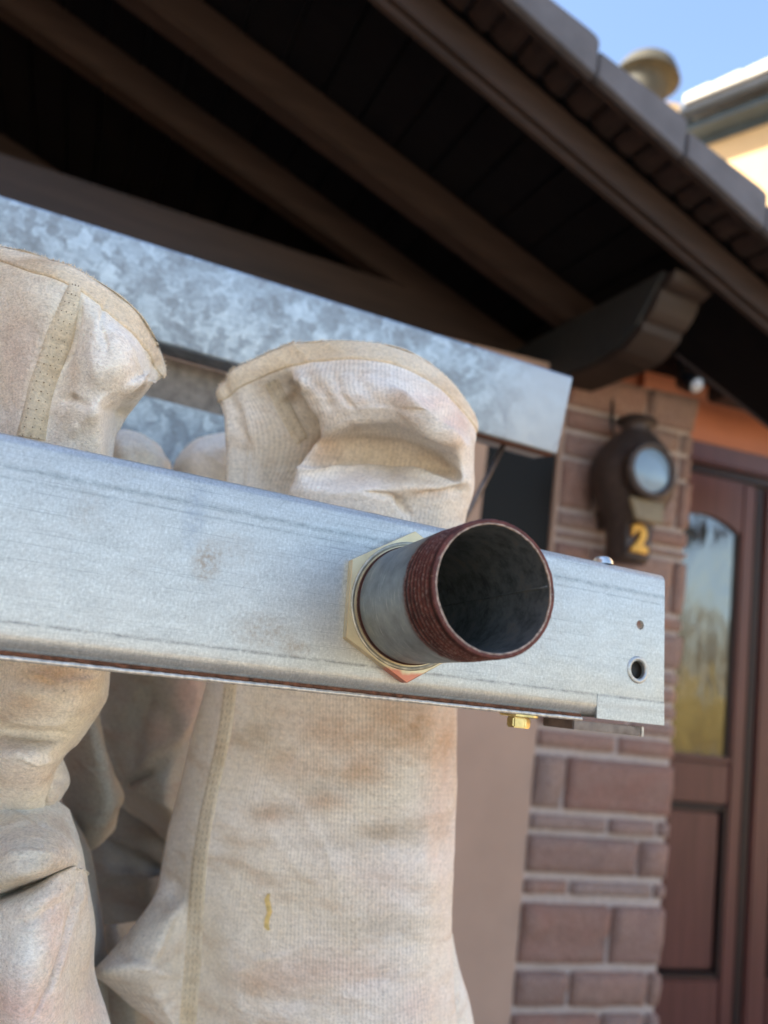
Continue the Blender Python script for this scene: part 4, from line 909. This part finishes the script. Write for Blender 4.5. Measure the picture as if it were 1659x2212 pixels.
# --- left sleeve (upper left) 
c1 = [
 [(-110, 520, .03), (-50, 524, .0), (0, 535, -.012), (60, 549, -.022), (110, 567, -.026), (160, 583, -.026), (232, 626, -.020), (290, 672, -.010), (326, 724, .004), (350, 778, .020), (352, 812, .035)],
 [(-110, 560, .03), (-50, 562, -.005), (0, 568, -.02), (60, 590, -.032), (110, 604, -.036), (162, 626, -.037), (216, 660, -.034), (262, 700, -.028), (306, 742, -.012), (332, 790, .012), (350, 818, .033)],
 [(-110, 650, .03), (-50, 650, -.01), (0, 652, -.026), (60, 662, -.040), (110, 672, -.044), (160, 684, -.042), (210, 700, -.048), (258, 728, -.046), (298, 764, -.030), (328, 800, .008), (344, 822, .035)],
 [(-110, 740, .03), (-50, 740, -.01), (0, 742, -.026), (50, 748, -.040), (92, 752, -.044), (142, 762, -.038), (190, 772, -.050), (232, 782, -.054), (276, 798, -.044), (318, 812, -.006), (338, 826, .035)],
 [(-110, 830, .03), (-50, 830, -.01), (0, 832, -.024), (40, 835, -.036), (76, 838, -.040), (118, 842, -.034), (160, 846, -.044), (200, 848, -.048), (240, 848, -.044), (292, 832, -.028), (330, 832, .020)],
 [(-110, 880, .03), (-50, 880, -.01), (0, 882, -.022), (38, 885, -.034), (70, 888, -.038), (108, 888, -.033), (146, 888, -.040), (182, 886, -.044), (219, 880, -.040), (250, 884, .026), (282, 896, .055)],
 [(-110, 915, .03), (-50, 915, -.01), (0, 917, -.022), (36, 920, -.033), (66, 922, -.036), (102, 922, -.031), (138, 920, -.037), (174, 916, -.039), (220, 908, -.036), (246, 914, .026), (264, 926, .055)],
 [(-110, 965, .03), (-50, 965, -.01), (0, 966, -.022), (34, 968, -.032), (60, 969, -.034), (96, 969, -.030), (132, 967, -.034), (170, 963, -.034), (218, 955, -.030), (234, 960, .004), (244, 966, .05)],
 [(-110, 1100, .03), (-50, 1100, -.01), (0, 1100, -.02), (34, 1100, -.028), (60, 1100, -.030), (96, 1100, -.028), (132, 1100, -.028), (170, 1100, -.026), (205, 1100, -.018), (228, 1100, .0), (246, 1100, .045)],
 [(-110, 1300, .03), (-50, 1300, -.01), (0, 1300, -.02), (34, 1300, -.028), (60, 1300, -.030), (96, 1300, -.028), (132, 1300, -.028), (170, 1300, -.026), (205, 1300, -.018), (228, 1300, .0), (246, 1300, .045)],
 [(-110, 1430, .03), (-50, 1430, -.015), (0, 1430, -.026), (34, 1432, -.032), (70, 1434, -.034), (105, 1436, -.032), (140, 1438, -.030), (175, 1440, -.024), (205, 1442, -.014), (226, 1444, .002), (238, 1446, .045)],
 [(-110, 1520, .03), (-50, 1520, -.018), (0, 1520, -.032), (34, 1520, -.038), (68, 1520, -.040), (100, 1520, -.038), (132, 1520, -.034), (165, 1518, -.028), (192, 1516, -.016), (212, 1515, .002), (222, 1514, .045)],
 [(-110, 1590, .03), (-50, 1586, -.010), (0, 1578, -.018), (30, 1580, -.022), (58, 1584, -.024), (86, 1586, -.024), (112, 1588, -.022), (135, 1590, -.018), (155, 1592, -.010), (168, 1593, .004), (176, 1594, .045)],
 [(-110, 1640, .03), (-50, 1640, -.024), (0, 1638, -.038), (24, 1638, -.042), (48, 1638, -.042), (70, 1638, -.040), (90, 1638, -.036), (108, 1637, -.030), (122, 1636, -.018), (132, 1635, .0), (138, 1634, .045)],
 [(-110, 1700, .03), (-50, 1700, -.014), (0, 1698, -.024), (22, 1698, -.026), (44, 1698, -.026), (64, 1698, -.024), (80, 1698, -.020), (94, 1697, -.014), (104, 1696, -.006), (112, 1692, .008), (116, 1690, .045)],
 [(-110, 1770, .05), (-50, 1770, .02), (0, 1770, .01), (20, 1770, .01), (40, 1770, .01), (58, 1770, .01), (72, 1770, .014), (84, 1768, .018), (92, 1766, .02), (98, 1762, .03), (102, 1760, .05)]]
st1 = [([(232, 640), (216, 700), (232, 760)], 6, -.002), ([(330, 800), (280, 838), (222, 880)], 5, .003), ([(215, 690), (200, 760), (215, 840)], 12, .0012), ([(190, 880), (150, 860), (120, 870)], 9, -.002), ([(60, 1450), (130, 1475), (215, 1465)], 7, .002), ([(20, 1620), (80, 1650), (125, 1640)], 8, .0025), ([(0, 1545), (70, 1560), (150, 1560)], 7, .0025), ([(175, 640), (163, 700), (150, 760), (132, 800)], 7, -.0035), ([(149, 609), (110, 700), (79, 777), (55, 860), (40, 940)], 6, -.0018), ([(0, 1580), (90, 1588), (168, 1592)], 9, -.004), ([(20, 1490), (110, 1500), (200, 1480)], 16, .002), ([(150, 940), (190, 900), (220, 880)], 14, .002), ([(240, 660), (225, 740), (230, 800)], 16, -.0012)]
sn1 = [(40, 760, 60, 150, 1, .45), (85, 700, 30, 60, 2, .25), (155, 800, 14, 60, 0, .35), (155, 858, 9, 10, 2, .8), (110, 1460, 90, 40, 0, .75), (60, 1520, 60, 30, 0, .5), (60, 1600, 110, 18, 2, .45), (200, 1560, 40, 40, 2, .2), (60, 1680, 90, 25, 0, .3), (150, 920, 30, 30, 2, .25)]
B1 = bag('filter_sleeve', 'cream felt sleeve at upper left with a perforated seam strip', c1, .465, .10, FAB1, 14, 16, st1, sn1, wr=.0014)
hem(B1, .97, .0012, .003, HEM, fray=.0010)
seam(B1, [(163, 620, 13), (147, 672, 22), (130, 725, 30), (113, 775, 28), (92, 830, 28), (80, 880, 28), (68, 945, 31)], 24, .0016, SEAM, 110, rows=(-.45, .05, .5), sp=2.2, sw=.0004, gap=17)
lobe = [[(60, 1650, .03), (85, 1640, .005), (110, 1636, .0), (135, 1640, .03)], [(70, 1680, .03), (95, 1675, -.01), (125, 1672, -.01), (150, 1684, .03)], [(75, 1712, .03), (95, 1715, -.008), (120, 1718, -.005), (138, 1714, .03)], [(85, 1735, .03), (100, 1735, .0), (112, 1735, .0), (124, 1735, .03)]]
bag('tucked_corner', None, lobe, .48, .05, FAB1, 12, 12, [([(75, 1700), (110, 1690), (140, 1680)], 8, -.003)], [(105, 1700, 40, 25, 2, .4)], mouth=False, parent=B1.o)

# --- lower left sleeve, folded twice
c3 = [
 [(-110, 1712, .07), (-50, 1712, .06), (0, 1714, .06), (40, 1708, .058), (75, 1712, .06), (105, 1722, .06), (130, 1735, .062), (150, 1752, .07)],
 [(-110, 1745, .05), (-50, 1745, .04), (0, 1748, .04), (40, 1746, .036), (80, 1752, .036), (115, 1764, .038), (145, 1782, .045), (168, 1800, .07)],
 [(-110, 1785, .03), (-50, 1785, .016), (0, 1788, .010), (45, 1788, .006), (90, 1793, .006), (130, 1806, .010), (160, 1822, .02), (178, 1832, .06)],
 [(-110, 1830, .02), (-50, 1830, -.004), (0, 1832, -.016), (45, 1832, -.020), (90, 1836, -.018), (130, 1842, -.010), (163, 1850, .012), (184, 1856, .06)],
 [(-110, 1935, .02), (-50, 1925, -.010), (0, 1914, -.026), (45, 1902, -.030), (90, 1889, -.026), (130, 1875, -.014), (163, 1865, .008), (188, 1876, .06)],
 [(-110, 1962, .05), (-50, 1950, .035), (0, 1936, .034), (45, 1920, .032), (90, 1902, .026), (130, 1883, .016), (166, 1873, .014), (190, 1886, .06)],
 [(-110, 1992, .02), (-50, 1976, -.004), (0, 1958, -.016), (45, 1937, -.018), (90, 1913, -.016), (130, 1890, -.008), (167, 1882, .010), (192, 1898, .06)],
 [(-110, 2050, .02), (-50, 2045, -.012), (0, 2040, -.026), (40, 2030, -.032), (80, 2016, -.030), (120, 2000, -.020), (160, 1985, .002), (203, 1986, .06)],
 [(-110, 2130, .02), (-50, 2130, -.016), (0, 2126, -.034), (35, 2120, -.038), (70, 2112, -.036), (110, 2100, -.026), (150, 2090, -.006), (203, 2090, .06)],
 [(-110, 2210, .02), (-50, 2210, -.016), (0, 2208, -.036), (30, 2206, -.040), (60, 2204, -.038), (100, 2196, -.030), (145, 2180, -.010), (220, 2160, .05)],
 [(-110, 2330, .02), (-50, 2330, -.016), (0, 2330, -.034), (30, 2330, -.038), (60, 2330, -.036), (105, 2320, -.028), (150, 2310, -.010), (262, 2290, .05)]]
st3 = [([(0, 1850), (60, 1845), (120, 1850)], 10, .002), ([(20, 2000), (70, 1990), (130, 1950)], 8, -.002), ([(175, 1900), (185, 2000), (180, 2120)], 8, .0025), ([(165, 1822), (173, 1857), (168, 1922), (149, 1993), (129, 2067), (110, 2132), (68, 2209)], 4, -.0036), ([(172, 1860), (176, 1925), (157, 1996), (137, 2070), (118, 2136)], 5, .0014), ([(0, 1735), (50, 1755), (100, 1790), (125, 1800)], 4, -.0016), ([(60, 1960), (110, 1940), (160, 1905)], 14, .002)]
sn3 = [(40, 2180, 110, 70, 1, .95), (120, 2020, 30, 90, 1, .7), (190, 2100, 30, 120, 0, .35), (190, 2190, 50, 40, 1, .6), (110, 1870, 50, 20, 2, .4), (40, 1910, 70, 20, 2, .5), (180, 1960, 14, 80, 0, .3)]  # two brown blobs darken along the crease
B3 = bag('filter_sleeve', 'doubled-over grey felt sleeve at lower left with a deep dark crease', c3, .43, .12, FAB3, 16, 16, st3, sn3, wr=.0014, mouth=False, fine=.0006)
c3b = [[(20, 1720, .02), (70, 1712, .0), (115, 1720, .0), (150, 1752, .03)], [(40, 1790, .02), (100, 1780, -.015), (150, 1785, -.01), (176, 1798, .03)], [(60, 1860, .02), (120, 1850, -.02), (175, 1850, -.012), (200, 1856, .03)], [(80, 1940, .02), (140, 1930, -.02), (190, 1930, -.012), (213, 1936, .03)], [(100, 2030, .02), (160, 2030, -.02), (208, 2030, -.012), (231, 2038, .03)], [(110, 2130, .02), (170, 2130, -.02), (215, 2130, -.01), (236, 2134, .03)], [(110, 2300, .02), (170, 2300, -.02), (215, 2300, -.01), (240, 2300, .03)]]
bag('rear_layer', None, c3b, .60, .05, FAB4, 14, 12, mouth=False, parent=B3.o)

# --- sleeves in the shade behind
def shade(label, rows, D, T_, mat, strokes=(), stains=()):
    return bag('rear_sleeve', label, rows, D, T_, mat, 12, 12, strokes, stains, wr=.002, mouth=False, group='sleeves behind the front row')
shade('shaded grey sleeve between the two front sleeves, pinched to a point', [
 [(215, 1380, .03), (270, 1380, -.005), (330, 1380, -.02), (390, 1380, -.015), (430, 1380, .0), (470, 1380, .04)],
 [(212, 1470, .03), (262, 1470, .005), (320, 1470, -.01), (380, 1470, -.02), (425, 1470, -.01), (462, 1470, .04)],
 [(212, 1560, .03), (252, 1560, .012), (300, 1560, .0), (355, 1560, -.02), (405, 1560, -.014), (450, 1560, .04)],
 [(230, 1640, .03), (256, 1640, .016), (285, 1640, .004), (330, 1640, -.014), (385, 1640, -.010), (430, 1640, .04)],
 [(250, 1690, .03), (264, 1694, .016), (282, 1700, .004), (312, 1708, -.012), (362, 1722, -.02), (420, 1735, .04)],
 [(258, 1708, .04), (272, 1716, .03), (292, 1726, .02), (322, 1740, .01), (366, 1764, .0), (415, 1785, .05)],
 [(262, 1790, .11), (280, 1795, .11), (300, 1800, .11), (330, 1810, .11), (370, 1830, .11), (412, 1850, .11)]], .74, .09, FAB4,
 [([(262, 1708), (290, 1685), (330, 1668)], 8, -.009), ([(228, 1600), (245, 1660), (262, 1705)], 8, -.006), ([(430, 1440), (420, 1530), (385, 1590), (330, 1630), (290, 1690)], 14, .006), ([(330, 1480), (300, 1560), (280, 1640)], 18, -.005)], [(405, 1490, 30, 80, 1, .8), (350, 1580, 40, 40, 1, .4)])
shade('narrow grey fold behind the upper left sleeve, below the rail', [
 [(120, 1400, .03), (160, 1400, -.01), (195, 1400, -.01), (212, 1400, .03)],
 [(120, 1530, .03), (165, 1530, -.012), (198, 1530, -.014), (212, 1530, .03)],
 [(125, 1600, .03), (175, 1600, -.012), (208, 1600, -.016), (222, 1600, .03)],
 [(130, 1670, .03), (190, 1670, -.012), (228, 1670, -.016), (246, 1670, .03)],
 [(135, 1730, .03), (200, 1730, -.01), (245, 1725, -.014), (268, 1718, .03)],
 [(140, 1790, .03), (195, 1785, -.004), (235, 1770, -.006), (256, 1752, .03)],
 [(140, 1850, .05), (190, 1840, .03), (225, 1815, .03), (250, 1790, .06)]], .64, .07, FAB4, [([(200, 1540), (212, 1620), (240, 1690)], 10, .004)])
shade('shade-darkened lower sleeve deep between the front sleeves', [
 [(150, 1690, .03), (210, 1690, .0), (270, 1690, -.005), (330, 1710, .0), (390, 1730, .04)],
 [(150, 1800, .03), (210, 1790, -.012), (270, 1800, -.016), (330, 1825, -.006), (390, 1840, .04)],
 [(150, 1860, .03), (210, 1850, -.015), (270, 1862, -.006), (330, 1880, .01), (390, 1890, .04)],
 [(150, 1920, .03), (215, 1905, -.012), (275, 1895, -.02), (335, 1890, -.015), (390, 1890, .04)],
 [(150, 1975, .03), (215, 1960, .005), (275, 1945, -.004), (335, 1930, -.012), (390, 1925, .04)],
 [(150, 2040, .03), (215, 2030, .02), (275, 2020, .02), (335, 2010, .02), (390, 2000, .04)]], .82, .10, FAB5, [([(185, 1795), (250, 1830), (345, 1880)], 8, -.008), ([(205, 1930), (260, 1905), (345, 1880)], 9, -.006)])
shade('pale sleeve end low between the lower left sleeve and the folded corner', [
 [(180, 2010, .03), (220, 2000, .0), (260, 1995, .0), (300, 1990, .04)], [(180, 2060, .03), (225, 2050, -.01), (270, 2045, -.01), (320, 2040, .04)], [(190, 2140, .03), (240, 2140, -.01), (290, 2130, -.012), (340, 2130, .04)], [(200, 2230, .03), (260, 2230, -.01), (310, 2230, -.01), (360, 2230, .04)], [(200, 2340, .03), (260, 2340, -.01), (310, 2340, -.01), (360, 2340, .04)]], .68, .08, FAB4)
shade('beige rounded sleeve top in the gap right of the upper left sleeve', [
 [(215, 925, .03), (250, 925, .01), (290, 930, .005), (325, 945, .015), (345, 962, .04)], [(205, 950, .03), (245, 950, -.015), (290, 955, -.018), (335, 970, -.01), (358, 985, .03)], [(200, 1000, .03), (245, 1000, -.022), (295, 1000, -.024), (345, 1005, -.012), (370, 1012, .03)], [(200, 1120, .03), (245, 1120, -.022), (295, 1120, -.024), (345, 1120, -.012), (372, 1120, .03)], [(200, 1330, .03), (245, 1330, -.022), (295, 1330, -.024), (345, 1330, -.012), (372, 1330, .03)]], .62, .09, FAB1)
shade('beige rounded sleeve top in the gap left of the tall woven sleeve', [
 [(400, 965, .04), (430, 945, .01), (465, 935, .005), (500, 932, .01), (530, 940, .04)], [(380, 990, .03), (415, 975, -.012), (460, 965, -.018), (505, 962, -.012), (540, 965, .03)], [(372, 1025, .03), (412, 1020, -.018), (460, 1015, -.022), (505, 1012, -.012), (545, 1010, .03)], [(372, 1130, .03), (412, 1130, -.018), (460, 1130, -.022), (505, 1130, -.012), (545, 1130, .03)], [(372, 1330, .03), (412, 1330, -.018), (460, 1330, -.022), (505, 1330, -.012), (545, 1330, .03)]], .70, .08, FAB1)
